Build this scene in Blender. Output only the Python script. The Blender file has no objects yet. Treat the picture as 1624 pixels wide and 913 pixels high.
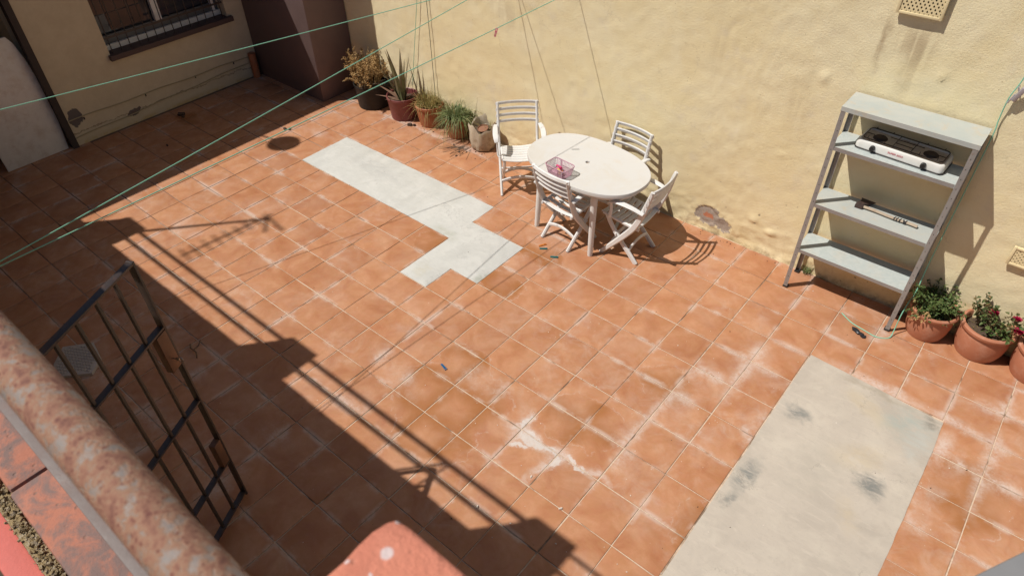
import bpy, bmesh, math, random
import numpy as np
from mathutils import Vector, Matrix, Euler

T = 0.33                                  # one floor tile in metres; layouts below are in tile units
sc = bpy.context.scene
COL = sc.collection
random.seed(7)
RS = np.random.RandomState(11)

# ------------------------------------------------------------------ camera
CAM_POS = (6.77012515, -11.00748342, 12.18891349)
RIGHT = Vector((0.76898587, 0.63911604, -0.01383555)); DOWN = Vector((0.4165031, -0.51732145, -0.74759861)); FWD = Vector((-0.48495969, 0.56913022, -0.6640067))
FPX = 1080.73
cd = bpy.data.cameras.new("camera"); cam = bpy.data.objects.new("camera", cd); COL.objects.link(cam)
m4 = Matrix(((RIGHT.x, -DOWN.x, -FWD.x), (RIGHT.y, -DOWN.y, -FWD.y), (RIGHT.z, -DOWN.z, -FWD.z))).to_4x4()
m4.translation = Vector(CAM_POS) * T
cam.matrix_world = m4
cd.sensor_width = 36.0; cd.sensor_fit = 'HORIZONTAL'; cd.lens = 36.0 * FPX / 1624.0
cd.clip_start = 0.02; cd.clip_end = 500
cd.dof.use_dof = True; cd.dof.focus_distance = 4.6; cd.dof.aperture_fstop = 16.0
sc.camera = cam

# ------------------------------------------------------------------ light
SUN = Vector((0.415, 0.468, -1.0)).normalized()          # direction the light travels
elev = math.asin(-SUN.z)
to_sun = -SUN
world = bpy.data.worlds.new("World"); sc.world = world; world.use_nodes = True
wn = world.node_tree.nodes; wl = world.node_tree.links
for n in list(wn): wn.remove(n)
wo = wn.new('ShaderNodeOutputWorld'); wb = wn.new('ShaderNodeBackground'); sky = wn.new('ShaderNodeTexSky')
sky.sky_type = 'NISHITA'; sky.sun_disc = False
sky.sun_elevation = elev
sky.sun_rotation = math.atan2(to_sun.x, to_sun.y)        # clockwise from +Y
sky.altitude = 50; sky.air_density = 1.0; sky.dust_density = 0.4; sky.ozone_density = 1.0
wb.inputs['Strength'].default_value = 0.05
wl.new(sky.outputs[0], wb.inputs['Color']); wl.new(wb.outputs[0], wo.inputs['Surface'])
sl = bpy.data.lights.new("sun", 'SUN'); sl.energy = 3.9; sl.angle = math.radians(0.53); sl.color = (1.0, 0.955, 0.88)
so = bpy.data.objects.new("sun", sl); COL.objects.link(so)
so.rotation_euler = SUN.to_track_quat('-Z', 'Y').to_euler(); so.location = (-8, -8, 15)
vs = sc.view_settings
vs.view_transform = 'Standard'; vs.look = 'None'; vs.exposure = 0.14; sc.cycles.diffuse_bounces = 2; vs.gamma = 1.0; vs.use_curve_mapping = False

# ------------------------------------------------------------------ material helper
class NT:
    def __init__(s, name):
        s.m = bpy.data.materials.new(name); s.m.use_nodes = True
        s.t = s.m.node_tree; s.t.nodes.clear()
        s.out = s.t.nodes.new('ShaderNodeOutputMaterial'); s._pos = None
    def n(s, ty): return s.t.nodes.new(ty)
    def put(s, sock, v):
        if isinstance(v, bpy.types.NodeSocket): s.t.links.new(v, sock)
        elif v is not None:
            if sock.type == 'RGBA' and len(v) == 3: v = (*v, 1)
            sock.default_value = v
    def pos(s):
        if s._pos is None: s._pos = s.n('ShaderNodeNewGeometry').outputs['Position']
        return s._pos
    def obj(s): return s.n('ShaderNodeTexCoord').outputs['Object']
    def rnd(s):
        a = s.n('ShaderNodeObjectInfo').outputs['Random']; b = s.n('ShaderNodeNewGeometry').outputs['Random Per Island']
        return s.math('FRACT', s.math('ADD', s.math('MULTIPLY', a, 7.31), b))
    def math(s, op, a, b=0.0, clamp=False):
        n = s.n('ShaderNodeMath'); n.operation = op; n.use_clamp = clamp
        s.put(n.inputs[0], a); s.put(n.inputs[1], b); return n.outputs[0]
    def vmath(s, op, a, b=None):
        n = s.n('ShaderNodeVectorMath'); n.operation = op; s.put(n.inputs[0], a)
        if b is not None: s.put(n.inputs[1], b)
        return n.outputs['Value'] if op in ('LENGTH', 'DOT_PRODUCT', 'DISTANCE') else n.outputs[0]
    def mapping(s, vec, loc=(0, 0, 0), rot=(0, 0, 0), scale=(1, 1, 1), ty='POINT'):
        n = s.n('ShaderNodeMapping'); n.vector_type = ty; s.put(n.inputs['Vector'], vec)
        n.inputs['Location'].default_value = loc; n.inputs['Rotation'].default_value = rot; n.inputs['Scale'].default_value = scale
        return n.outputs[0]
    def noise(s, vec, scale, detail=4, rough=0.55, dist=0.0, color=False):
        n = s.n('ShaderNodeTexNoise'); s.put(n.inputs['Vector'], vec)
        n.inputs['Scale'].default_value = scale; n.inputs['Detail'].default_value = detail
        n.inputs['Roughness'].default_value = rough; n.inputs['Distortion'].default_value = dist
        return n.outputs['Color'] if color else n.outputs['Fac']
    def voronoi(s, vec, scale, feature='F1'):
        n = s.n('ShaderNodeTexVoronoi'); n.feature = feature; s.put(n.inputs['Vector'], vec); n.inputs['Scale'].default_value = scale
        return n.outputs['Distance'], n.outputs['Color'] if feature != 'DISTANCE_TO_EDGE' else None
    def mapr(s, v, a, b, c=0.0, d=1.0, smooth=True):
        n = s.n('ShaderNodeMapRange'); n.interpolation_type = 'SMOOTHSTEP' if smooth else 'LINEAR'
        s.put(n.inputs['Value'], v)
        for k, x in zip(('From Min', 'From Max', 'To Min', 'To Max'), (a, b, c, d)): n.inputs[k].default_value = x
        return n.outputs[0]
    def mix(s, f, a, b, mode='MIX'):
        n = s.n('ShaderNodeMix'); n.data_type = 'RGBA'; n.blend_type = mode
        s.put(n.inputs[0], f); s.put(n.inputs[6], a); s.put(n.inputs[7], b); return n.outputs[2]
    def ramp(s, f, stops):
        n = s.n('ShaderNodeValToRGB'); s.put(n.inputs[0], f); e = n.color_ramp.elements
        while len(e) < len(stops): e.new(0.5)
        for el, (p, c) in zip(e, stops): el.position = p; el.color = (*c, 1)
        return n.outputs[0]
    def bump(s, h, strength=0.3, dist=0.01, normal=None):
        n = s.n('ShaderNodeBump'); n.inputs['Strength'].default_value = strength; n.inputs['Distance'].default_value = dist
        s.put(n.inputs['Height'], h)
        if normal is not None: s.put(n.inputs['Normal'], normal)
        return n.outputs[0]
    def sep(s, v):
        n = s.n('ShaderNodeSeparateXYZ'); s.put(n.inputs[0], v); return n.outputs
    def blob(s, vec, x, y, rx, ry, ang=0.0, soft=0.35):
        """1 inside an ellipse (tile units, floor), 0 outside"""
        p = s.mapping(vec, (x, y, 0), (0, 0, math.radians(ang)), (rx, ry, 1), 'TEXTURE')
        n = s.n('ShaderNodeVectorMath'); n.operation = 'MULTIPLY'; s.put(n.inputs[0], p); n.inputs[1].default_value = (1, 1, 0)
        return s.mapr(s.vmath('LENGTH', n.outputs[0]), soft, 1.0, 1.0, 0.0)
    def bsdf(s, color, rough=0.6, normal=None, metal=0.0, spec=0.5, sub=None, trans=None):
        b = s.n('ShaderNodeBsdfPrincipled')
        s.put(b.inputs['Base Color'], color); s.put(b.inputs['Roughness'], rough); s.put(b.inputs['Metallic'], metal)
        b.inputs['Specular IOR Level'].default_value = spec
        if normal is not None: s.put(b.inputs['Normal'], normal)
        if sub: b.inputs['Subsurface Weight'].default_value = sub; b.inputs['Subsurface Radius'].default_value = (0.01, 0.008, 0.006)
        if trans: b.inputs['Transmission Weight'].default_value = trans
        s.t.links.new(b.outputs[0], s.out.inputs['Surface']); return s.m

MAT = {}
def simple(name, col, rough=0.5, metal=0.0, var=0.12, scale=25, bump=0.0, spec=0.5, dirt=None, dirt_amt=0.0, dscale=6):
    N = NT(name); p = N.obj(); f = N.noise(p, scale, 5)
    c = N.mix(f, tuple(x * (1 - var) for x in col), tuple(min(1, x * (1 + var)) for x in col))
    if dirt:
        d = N.mapr(N.noise(p, dscale, 6, 0.65), 0.45, 0.75)
        c = N.mix(N.math('MULTIPLY', d, dirt_amt), c, dirt)
    nrm = N.bump(N.noise(p, scale * 3, 4), bump, 0.004) if bump else None
    MAT[name] = N.bsdf(c, N.mapr(f, 0.2, 0.8, rough * 0.85, min(1, rough * 1.15)), nrm, metal, spec)
    return MAT[name]

def scaled_pos(N): return N.mapping(N.pos(), scale=(1 / T, 1 / T, 1 / T))

# ---- terracotta floor tile
def make_tile_mat():
    N = NT("terracotta_tile"); p = scaled_pos(N); r = N.rnd()
    # tiles share a base; every tile shifts the noise field so neighbours differ
    off = N.n('ShaderNodeCombineXYZ'); N.put(off.inputs[2], N.math('MULTIPLY', r, 40.0))
    pv = N.vmath('ADD', p, off.outputs[0])
    n1 = N.noise(pv, 1.6, 5, 0.6, 0.6); n2 = N.noise(pv, 6.0, 5, 0.65, 0.3); n3 = N.noise(p, 40, 3, 0.6)
    c = N.ramp(n1, [(0.32, (0.40, 0.160, 0.076)), (0.5, (0.475, 0.217, 0.113)), (0.68, (0.54, 0.275, 0.156))])
    c = N.mix(N.mapr(n2, 0.35, 0.75, 0, 0.55), c, (0.425, 0.20, 0.083))
    c = N.mix(N.mapr(n3, 0.6, 0.85, 0, 0.35), c, (0.40, 0.15, 0.07))
    # per tile tint
    tint = N.ramp(N.math('FRACT', N.math('MULTIPLY', r, 3.77)), [(0, (0.92, 0.905, 0.90)), (0.5, (1.0, 1.0, 1.0)), (1, (1.04, 1.06, 1.08))])
    c = N.mix(1.0, c, tint, 'MULTIPLY')
    # distance to the tile edge
    fx, fy, _ = N.sep(N.vmath('FRACTION', p))
    ex = N.math('MINIMUM', fx, N.math('SUBTRACT', 1.0, fx)); ey = N.math('MINIMUM', fy, N.math('SUBTRACT', 1.0, fy))
    e = N.math('MINIMUM', ex, ey)
    # distorted coordinates for stains
    d = N.vmath('SUBTRACT', N.noise(p, 1.8, 5, 0.62, color=True), (0.5, 0.5, 0.5))
    n = N.n('ShaderNodeVectorMath'); n.operation = 'SCALE'; N.put(n.inputs[0], d); n.inputs['Scale'].default_value = 0.75
    q = N.vmath('ADD', p, n.outputs[0])
    # wet / greasy darker orange stains
    wet = None
    for b in [(-0.86, -4.35, 1.5, 1.1, 20), (-1.3, -3.4, 0.7, 0.6, 0), (-0.4, -5.3, 1.0, 0.8, 10), (-5.25, -0.5, 0.55, 0.5, 0), (-2.5, -0.6, 0.8, 0.5, 0),
              (2.8, -0.9, 0.7, 0.6, 0), (-17.9, -0.8, 0.7, 0.5, 0), (5.6, -3.6, 1.1, 0.9, 0), (8.9, 0.4, 0.8, 1.1, 0), (1.9, -3.0, 1.0, 0.8, 0), (-2.4, 1.1, 0.8, 0.5, 0)]:
        v = N.blob(q, *b, soft=0.75); wet = v if wet is None else N.math('MAXIMUM', wet, v)
    wetm = N.math('MULTIPLY', wet, N.mapr(e, 0.03, 0.42, 1.0, 0.15))
    c = N.mix(N.math('MULTIPLY', wetm, 0.75), c, (0.33, 0.125, 0.035))
    # pale cement / lime haze
    big = N.noise(p, 0.33, 3, 0.5); med = N.noise(p, 2.2, 6, 0.7, 0.8); fine = N.noise(p, 14, 6, 0.75)
    haze = N.math('MULTIPLY', N.mapr(big, 0.42, 0.66), N.mapr(med, 0.42, 0.78))
    haze = N.math('ADD', N.math('MULTIPLY', haze, 0.30), N.mapr(N.noise(p, 0.9, 5, 0.6), 0.4, 0.75, 0.0, 0.09))
    edge = N.math('MULTIPLY', N.mapr(e, 0.0, 0.14, 1.0, 0.0), N.mapr(N.noise(p, 0.9, 5, 0.65), 0.48, 0.64))
    haze = N.math('MAXIMUM', haze, N.math('MULTIPLY', edge, 0.6))
    eff = None
    for b in [(1.1, -4.12, 0.75, 0.42, 12), (1.55, -4.10, 0.85, 0.26, -6), (1.95, -4.12, 0.55, 0.4, 20), (1.9, -4.5, 0.18, 0.7, 0), (0.8, -3.6, 0.55, 0.35, -35), (2.95, -3.9, 0.45, 0.2, -10),
              (-2.5, -4.55, 1.5, 0.5, -10), (-2.55, -5.95, 0.85, 0.55, 30), (-0.5, -3.5, 1.1, 0.4, 0), (-3.2, -3.5, 0.6, 0.35, 20),
              (6.6, 2.18, 1.9, 0.28, -2), (8.3, 2.1, 0.9, 0.3, 0), (8.35, 0.9, 0.45, 0.9, 0), (9.05, 1.6, 0.3, 1.2, 0), (8.8, 3.0, 0.9, 0.4, 20), (9.3, 1.1, 0.9, 0.7, 0),
              (4.0, 1.0, 0.6, 1.1, 0), (3.4, -0.2, 0.6, 1.0, 0), (3.3, -1.3, 0.6, 0.9, 10), (8.3, -0.6, 0.4, 1.2, 0), (4.85, -0.8, 0.25, 0.9, 0), (2.9, -2.6, 0.5, 0.8, 0), (9.6, 3.2, 0.6, 0.9, 0), (4.5, 0.9, 0.5, 0.3, 0), (6.1, 3.8, 0.45, 0.5, 0), (3.2, -3.3, 0.4, 0.5, 0),
              (-5.6, -8.9, 0.9, 0.6, 15), (-5.2, -9.5, 0.7, 0.4, 0), (-3.1, -7.5, 0.9, 0.4, 0), (-7.6, -9.2, 0.8, 0.35, 0), (-6.0, -7.6, 0.9, 0.3, 0), (-2.9, -9.0, 0.3, 0.9, 0),
              (-10.2, 4.15, 2.2, 0.2, 0), (-8.0, 4.1, 1.2, 0.2, 0), (-11.5, -4.6, 0.9, 0.5, 0), (1.4, 4.6, 0.4, 0.15, 0), (-13.0, 1.5, 1.2, 0.3, 0)]:
        v = N.blob(q, *b, soft=0.25); eff = v if eff is None else N.math('MAXIMUM', eff, v)
    eff = N.math('MULTIPLY', eff, N.mapr(N.math('ADD', N.math('MULTIPLY', med, 0.55), N.math('MULTIPLY', fine, 0.45)), 0.30, 0.66))
    eff = N.math('MULTIPLY', eff, N.mapr(e, 0.0, 0.26, 1.0, 0.28))
    star = None
    for b in [(1.3, -4.04, 0.55, 0.20, 4), (1.75, -4.02, 0.45, 0.16, -5), (2.03, -4.2, 0.12, 0.4, 0), (0.98, -3.75, 0.14, 0.42, 0), (1.15, -4.3, 0.3, 0.12, 30), (2.45, -3.98, 0.5, 0.07, 0)]:
        v = N.blob(q, *b, soft=0.12); star = v if star is None else N.math('MAXIMUM', star, v)
    starm = N.math('MULTIPLY', N.mapr(star, 0.05, 0.75), N.mapr(fine, 0.2, 0.55, 0.45, 1.0))
    tide = N.math('MULTIPLY', N.mapr(star, 0.02, 0.10), N.mapr(star, 0.12, 0.22, 1, 0))
    starm = N.math('MAXIMUM', starm, N.math('MULTIPLY', tide, 0.25))
    nq = N.n('ShaderNodeVectorMath'); nq.operation = 'SCALE'; N.put(nq.inputs[0], d); nq.inputs['Scale'].default_value = 0.16
    q2 = N.vmath('ADD', p, nq.outputs[0]); smear = None
    for b in [(6.6, 2.12, 1.8, 0.17, -2), (8.2, 1.2, 0.3, 0.9, 0), (8.1, 2.1, 0.7, 0.28, 0), (8.9, 2.0, 0.9, 0.10, 0), (9.0, 1.0, 0.14, 1.6, 0), (3.0, -2.1, 0.12, 2.2, 0), (4.0, 0.5, 0.15, 1.7, 0), (3.5, 0.0, 0.7, 0.09, 0), (3.5, 1.0, 0.7, 0.09, 0), (4.5, 2.0, 0.8, 0.10, 0), (2.4, -1.0, 0.7, 0.08, 0)]:
        v = N.blob(q2, b[0], b[1], b[2] * (1.9 if b[2] < .2 else 1), b[3] * (1.9 if b[3] < .2 else 1), b[4], soft=0.0); smear = v if smear is None else N.math('MAXIMUM', smear, v)
    haze = N.math('MAXIMUM', haze, N.math('MULTIPLY', smear, N.mapr(N.math('ADD', N.math('MULTIPLY', med, 0.5), N.math('MULTIPLY', fine, 0.5)), 0.30, 0.66, 0.05, 0.85)))
    tide2 = N.math('MULTIPLY', N.math('MULTIPLY', N.mapr(wet, 0.02, 0.12), N.mapr(wet, 0.14, 0.3, 1, 0)), N.mapr(med, 0.4, 0.6, 0, 0.3))
    haze = N.math('MAXIMUM', haze, tide2)
    haze = N.math('MAXIMUM', haze, N.math('MULTIPLY', eff, 0.88))
    c = N.mix(haze, c, (0.64, 0.545, 0.49))
    c = N.mix(N.math('MULTIPLY', starm, 0.92), c, (0.62, 0.56, 0.52))
    # white specks and drops of paint
    vd, vc = N.voronoi(p, 9.0)
    sp = N.math('MULTIPLY', N.mapr(vd, 0.05, 0.11, 1, 0), N.mapr(N.noise(p, 0.7, 2), 0.55, 0.62))
    sp = N.math('MULTIPLY', sp, N.math('GREATER_THAN', N.sep(vc)[0], 0.72))
    c = N.mix(N.math('MULTIPLY', sp, 0.8), c, (0.75, 0.68, 0.6))
    sc1 = N.noise(N.mapping(p, rot=(0, 0, 0.6), scale=(3, 40, 1)), 1.0, 3, 0.7)
    c = N.mix(N.mapr(sc1, 0.68, 0.8, 0, 0.12), c, (0.7, 0.6, 0.52))
    # chipped arrises
    vd2, vc2 = N.voronoi(N.vmath('ADD', p, N.vmath('MULTIPLY', N.noise(p, 20, 3, 0.6, color=True), (0.06, 0.06, 0.06))), 5.0)
    chipm = N.math('MULTIPLY', N.math('MULTIPLY', N.mapr(vd2, 0.12, 0.22, 1, 0), N.math('GREATER_THAN', N.sep(vc2)[0], 0.55)), N.mapr(e, 0.012, 0.035, 1, 0))
    c = N.mix(N.math('MULTIPLY', chipm, 0.8), c, (0.30, 0.17, 0.11))
    # dirt close to joints
    c = N.mix(N.math('MULTIPLY', N.mapr(e, 0.0, 0.05, 1, 0), N.mapr(fine, 0.4, 0.7, 0, 0.5)), c, (0.25, 0.13, 0.08))
    h = N.math('ADD', N.math('MULTIPLY', n2, 0.5), N.math('MULTIPLY', n3, 0.3))
    rough = N.math('ADD', N.mapr(n2, 0.3, 0.7, 0.40, 0.58), N.math('MULTIPLY', haze, 0.3), True)
    MAT['tile'] = N.bsdf(c, rough, N.bump(h, 0.12, 0.004), 0, 0.35)
make_tile_mat()

def make_grout():
    N = NT("tile_grout"); p = scaled_pos(N)
    a = N.noise(p, 0.55, 4, 0.6, 0.5); b = N.noise(p, 16, 5, 0.7)
    c = N.mix(N.mapr(b, 0.3, 0.7), (0.53, 0.39, 0.28), (0.66, 0.52, 0.40))
    k = N.mapr(N.noise(p, 1.1, 3, 0.6), 0.54, 0.66)
    c = N.mix(N.math('MULTIPLY', k, 0.85), c, (0.17, 0.11, 0.07))
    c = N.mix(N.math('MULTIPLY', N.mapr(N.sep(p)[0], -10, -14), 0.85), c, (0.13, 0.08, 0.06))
    MAT['grout'] = N.bsdf(c, 0.85, N.bump(b, 0.4, 0.003), 0, 0.2)
make_grout()

def make_cement(name, base, warm, stains, seed):
    N = NT(name); p = scaled_pos(N); ps = N.mapping(p, loc=(seed, seed * 2, 0))
    a = N.noise(ps, 0.9, 6, 0.62, 0.8); b = N.noise(ps, 5, 6, 0.7, 0.4); f = N.noise(ps, 60, 4, 0.7)
    tro = N.noise(N.mapping(ps, rot=(0, 0, 0.5), scale=(1.0, 5.0, 1)), 1.3, 5, 0.6, 1.5)   # trowel strokes
    c = N.mix(N.mapr(a, 0.38, 0.7), base, warm)
    c = N.mix(N.mapr(b, 0.45, 0.75, 0, 0.55), c, tuple(x * 0.86 for x in base))
    c = N.mix(N.mapr(N.noise(ps, 0.7, 5, 0.6, 1.0), 0.5, 0.66, 0, 0.6), c, tuple(x * 0.88 for x in base))
    c = N.mix(N.mapr(tro, 0.52, 0.72, 0, 0.45), c, tuple(min(1, x * 1.16) for x in base))
    c = N.mix(N.mapr(f, 0.62, 0.8, 0, 0.25), c, tuple(x * 0.72 for x in base))
    d = N.vmath('SUBTRACT', N.noise(p, 2.5, 5, 0.65, color=True), (0.5, 0.5, 0.5))
    n = N.n('ShaderNodeVectorMath'); n.operation = 'SCALE'; N.put(n.inputs[0], d); n.inputs['Scale'].default_value = 0.6
    q = N.vmath('ADD', p, n.outputs[0])
    for (bl, col, amt) in stains:
        v = N.math('MULTIPLY', N.blob(q, *bl, soft=0.2), N.mapr(N.noise(N.mapping(p, rot=(0, 0, 0.3), scale=(2.2, 5, 1)), 1.0, 6, 0.72, 0.8), 0.30, 0.60))
        c = N.mix(N.math('MULTIPLY', v, min(1, amt * 1.15)), c, col)
    cv, _ = N.voronoi(N.vmath('ADD', p, N.vmath('MULTIPLY', N.noise(p, 3, 5, 0.7, color=True), (0.8, 0.8, 0.8))), 0.45, 'DISTANCE_TO_EDGE')
    c = N.mix(N.math('MULTIPLY', N.mapr(cv, 0.0, 0.008, 1, 0), N.mapr(a, 0.5, 0.58, 0, 0.45)), c, tuple(x * 0.55 for x in base))
    sv, sc2 = N.voronoi(p, 34)
    c = N.mix(N.math('MULTIPLY', N.math('MULTIPLY', N.mapr(sv, 0.12, 0.3, 1, 0), N.math('GREATER_THAN', N.sep(sc2)[0], 0.8)), 0.35), c, tuple(x * 0.6 for x in base))
    h = N.math('ADD', N.math('MULTIPLY', tro, 0.6), N.math('ADD', N.math('MULTIPLY', b, 0.5), N.math('MULTIPLY', f, 0.25)))
    MAT[name] = N.bsdf(c, 0.82, N.bump(h, 0.25, 0.006), 0, 0.25)
GREY = (0.22, 0.22, 0.205); YEL = (0.52, 0.41, 0.25)
make_cement('fresh_cement', (0.55, 0.545, 0.515), (0.61, 0.60, 0.57),
            [((-5.3, 0.05, 0.8, 0.35, 0), (0.42, 0.42, 0.36), 0.6), ((-3.0, -0.75, 0.3, 0.45, 0), (0.34, 0.35, 0.30), 0.7), ((-9.4, 1.2, 2.2, 0.5, 0), (0.49, 0.485, 0.465), 0.8), ((-4.6, -1.5, .3, .5, 20), (0.5, 0.46, 0.36), .5)], 3)
make_cement('slab_cement', (0.495, 0.435, 0.37), (0.54, 0.48, 0.405),
            [((5.45, 0.22, 0.42, 0.26, 0), GREY, 0.8), ((5.28, -1.95, 0.28, 0.75, -4), GREY, 0.85), ((5.25, -2.75, 0.2, 0.3, 0), GREY, 0.7), ((7.3, -0.62, 0.5, 0.36, -25), GREY, 0.9),
             ((7.45, 1.40, 0.75, 0.75, 0), (0.40, 0.41, 0.37), 0.9), ((7.75, 1.0, 0.35, 0.8, 0), (0.47, 0.46, 0.42), 0.8), ((7.85, 1.75, 0.3, 0.3, 0), (0.24, 0.22, 0.19), 0.7), ((6.6, 1.9, 1.1, 0.16, -3), (0.38, 0.33, 0.26), 0.6),
             ((6.6, 1.3, 0.9, 0.35, -25), YEL, 0.28), ((6.9, -0.1, 0.9, 0.5, 35), YEL, 0.28), ((7.2, -1.6, 0.3, 0.6, 30), YEL, 0.28), ((6.3, -1.0, 0.8, 1.2, 0), (0.44, 0.395, 0.335), 0.5)], 9)

def make_plaster():
    N = NT("yellow_plaster"); p = scaled_pos(N); X, Y, Zc = N.sep(p)
    a = N.noise(p, 0.5, 5, 0.6, 0.5); b = N.noise(p, 3.0, 6, 0.7, 0.4); f = N.noise(p, 22, 6, 0.8)
    c = N.mix(N.mapr(a, 0.35, 0.68), (0.86, 0.72, 0.43), (0.89, 0.775, 0.51))
    c = N.mix(N.mapr(b, 0.5, 0.85, 0, 0.5), c, (0.76, 0.61, 0.37))
    c = N.mix(N.mapr(f, 0.6, 0.85, 0, 0.25), c, (0.70, 0.55, 0.32))
    c = N.mix(N.math('MULTIPLY', N.mapr(N.noise(p, 1.3, 5, 0.65), 0.55, 0.75), 0.35), c, (0.72, 0.63, 0.50))
    # damp, dirty foot of the wall
    foot = N.math('MULTIPLY', N.mapr(Zc, 0.0, 1.5, 1, 0), N.mapr(b, 0.35, 0.7))
    c = N.mix(N.math('MULTIPLY', foot, 0.4), c, (0.50, 0.36, 0.16))
    foot2 = N.math('MULTIPLY', N.mapr(N.math('ADD', Zc, N.math('MULTIPLY', N.math('SUBTRACT', b, 0.5), 0.6)), 0.0, 0.28, 1, 0), N.mapr(N.noise(p, 2.2, 5, 0.7), 0.42, 0.62))
    c = N.mix(N.math('MULTIPLY', foot2, 0.6), c, (0.25, 0.17, 0.09))
    # small chips in the plaster, more of them low down
    vd, vc = N.voronoi(N.vmath('ADD', p, N.vmath('MULTIPLY', N.noise(p, 12, 3, 0.6, color=True), (0.12, 0.12, 0.12))), 3.2)
    chip = N.math('MULTIPLY', N.mapr(vd, 0.06, 0.13, 1, 0), N.math('GREATER_THAN', N.sep(vc)[0], 0.62))
    chip = N.math('MULTIPLY', chip, N.mapr(Zc, 0.6, 2.6, 1, 0.0))
    chip = N.math('MULTIPLY', chip, N.mapr(X, -2.0, 0.0))
    c = N.mix(N.math('MULTIPLY', chip, 0.8), c, (0.22, 0.17, 0.12))
    # rain streaks under the vent and old seam
    xz = N.n('ShaderNodeCombineXYZ'); N.put(xz.inputs[0], X); N.put(xz.inputs[1], Zc)
    dd = N.vmath('SUBTRACT', N.noise(p, 2.0, 4, 0.6, color=True), (0.5, 0.5, 0.5))
    n = N.n('ShaderNodeVectorMath'); n.operation = 'SCALE'; N.put(n.inputs[0], dd); n.inputs['Scale'].default_value = 0.45
    q = N.vmath('ADD', xz.outputs[0], n.outputs[0])
    st = N.noise(N.mapping(p, scale=(5, 5, 0.35)), 1.0, 3, 0.6)
    for bl, amt in [((3.62, 6.3, 0.16, 0.9, 0), 0.7), ((4.25, 6.45, 0.6, 0.55, 0), 0.55), ((4.35, 6.0, 0.35, 1.1, 0), 0.3), ((-6.9, 4.6, 0.9, 0.6, 0), 0.3), ((0.0, 5.2, 0.3, 1.5, 0), 0.25), ((2.3, 4.5, .5, 1.2, 0), 0.25)]:
        c = N.mix(N.math('MULTIPLY', N.math('MULTIPLY', N.blob(q, *bl, soft=0.1), N.mapr(st, 0.3, 0.6)), amt), c, (0.40, 0.29, 0.17))
    # hairline cracks and dark pinholes
    ve, _ = N.voronoi(N.vmath('ADD', p, N.vmath('MULTIPLY', N.noise(p, 2.5, 6, 0.7, color=True), (0.9, 0.9, 0.9))), 0.55, 'DISTANCE_TO_EDGE')
    crack = N.math('MULTIPLY', N.mapr(ve, 0.0, 0.008, 1, 0), N.mapr(N.noise(p, 0.6, 3, 0.6), 0.48, 0.60))
    c = N.mix(N.math('MULTIPLY', crack, 0.28), c, (0.36, 0.26, 0.15))
    vp, vpc = N.voronoi(p, 6.0)
    pin = N.math('MULTIPLY', N.mapr(vp, 0.04, 0.10, 1, 0), N.math('GREATER_THAN', N.sep(vpc)[0], 0.86))
    c = N.mix(N.math('MULTIPLY', pin, 0.6), c, (0.32, 0.23, 0.13))
    rub = N.noise(N.mapping(p, rot=(0, 0.5, 0), scale=(2.0, 2.0, 9.0)), 1.0, 6, 0.75, 0.6)
    c = N.mix(N.mapr(rub, 0.54, 0.72, 0, 0.25), c, (0.76, 0.62, 0.40))
    c = N.mix(N.mapr(rub, 0.48, 0.30, 0, 0.40), c, (0.90, 0.785, 0.55))
    # a broken patch that shows grey render and a red brick
    d2 = N.vmath('SUBTRACT', N.noise(p, 7.0, 6, 0.7, color=True), (0.5, 0.5, 0.5))
    n = N.n('ShaderNodeVectorMath'); n.operation = 'SCALE'; N.put(n.inputs[0], d2); n.inputs['Scale'].default_value = 0.5
    q = N.vmath('ADD', xz.outputs[0], n.outputs[0])
    patch = N.math('MAXIMUM', N.math('MAXIMUM', N.blob(q, 0.64, 0.47, 0.42, 0.30, -12, soft=0.95), N.blob(q, 1.10, 0.38, 0.34, 0.20, -25, soft=0.95)), N.blob(q, .74, .64, .24, .17, 0, soft=.95))
    g = N.mix(N.mapr(f, .3, .7), (0.34, 0.28, 0.23), (0.52, 0.43, 0.36))
    g = N.mix(N.blob(q, 0.62, 0.50, 0.22, 0.11, 0, soft=0.7), g, (0.58, 0.23, 0.13))
    c = N.mix(patch, c, g)
    h = N.math('ADD', N.math('MULTIPLY', b, 0.22), N.math('MULTIPLY', f, 0.9))
    h = N.math('SUBTRACT', h, N.math('ADD', N.math('MULTIPLY', patch, 0.8), N.math('MULTIPLY', chip, 0.5)))
    MAT['plaster'] = N.bsdf(c, 0.9, N.bump(h, 0.5, 0.012), 0, 0.15)
    # house wall: smoother and dirtier
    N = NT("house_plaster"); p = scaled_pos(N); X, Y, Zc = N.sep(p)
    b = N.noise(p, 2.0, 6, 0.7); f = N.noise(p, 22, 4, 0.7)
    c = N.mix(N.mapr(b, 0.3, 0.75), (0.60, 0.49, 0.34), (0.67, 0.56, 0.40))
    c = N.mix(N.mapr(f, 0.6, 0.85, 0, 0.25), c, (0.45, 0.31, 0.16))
    yz = N.n('ShaderNodeCombineXYZ'); N.put(yz.inputs[0], Y); N.put(yz.inputs[1], Zc)
    dd = N.vmath('SUBTRACT', N.noise(p, 3.0, 4, 0.6, color=True), (0.5, 0.5, 0.5))
    n = N.n('ShaderNodeVectorMath'); n.operation = 'SCALE'; N.put(n.inputs[0], dd); n.inputs['Scale'].default_value = 0.45
    q = N.vmath('ADD', yz.outputs[0], n.outputs[0])
    pk = N.math('MAXIMUM', N.blob(q, -4.1, 1.0, 0.26, 0.36, 0, soft=0.9), N.blob(q, -2.2, 0.42, 0.35, 0.13, 10, soft=0.85))
    c = N.mix(pk, c, (0.16, 0.13, 0.12))
    line = N.math('ABSOLUTE', N.math('SUBTRACT', N.math('ADD', Zc, N.math('MULTIPLY', N.math('SUBTRACT', b, 0.5), 0.5)), 0.45))
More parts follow.
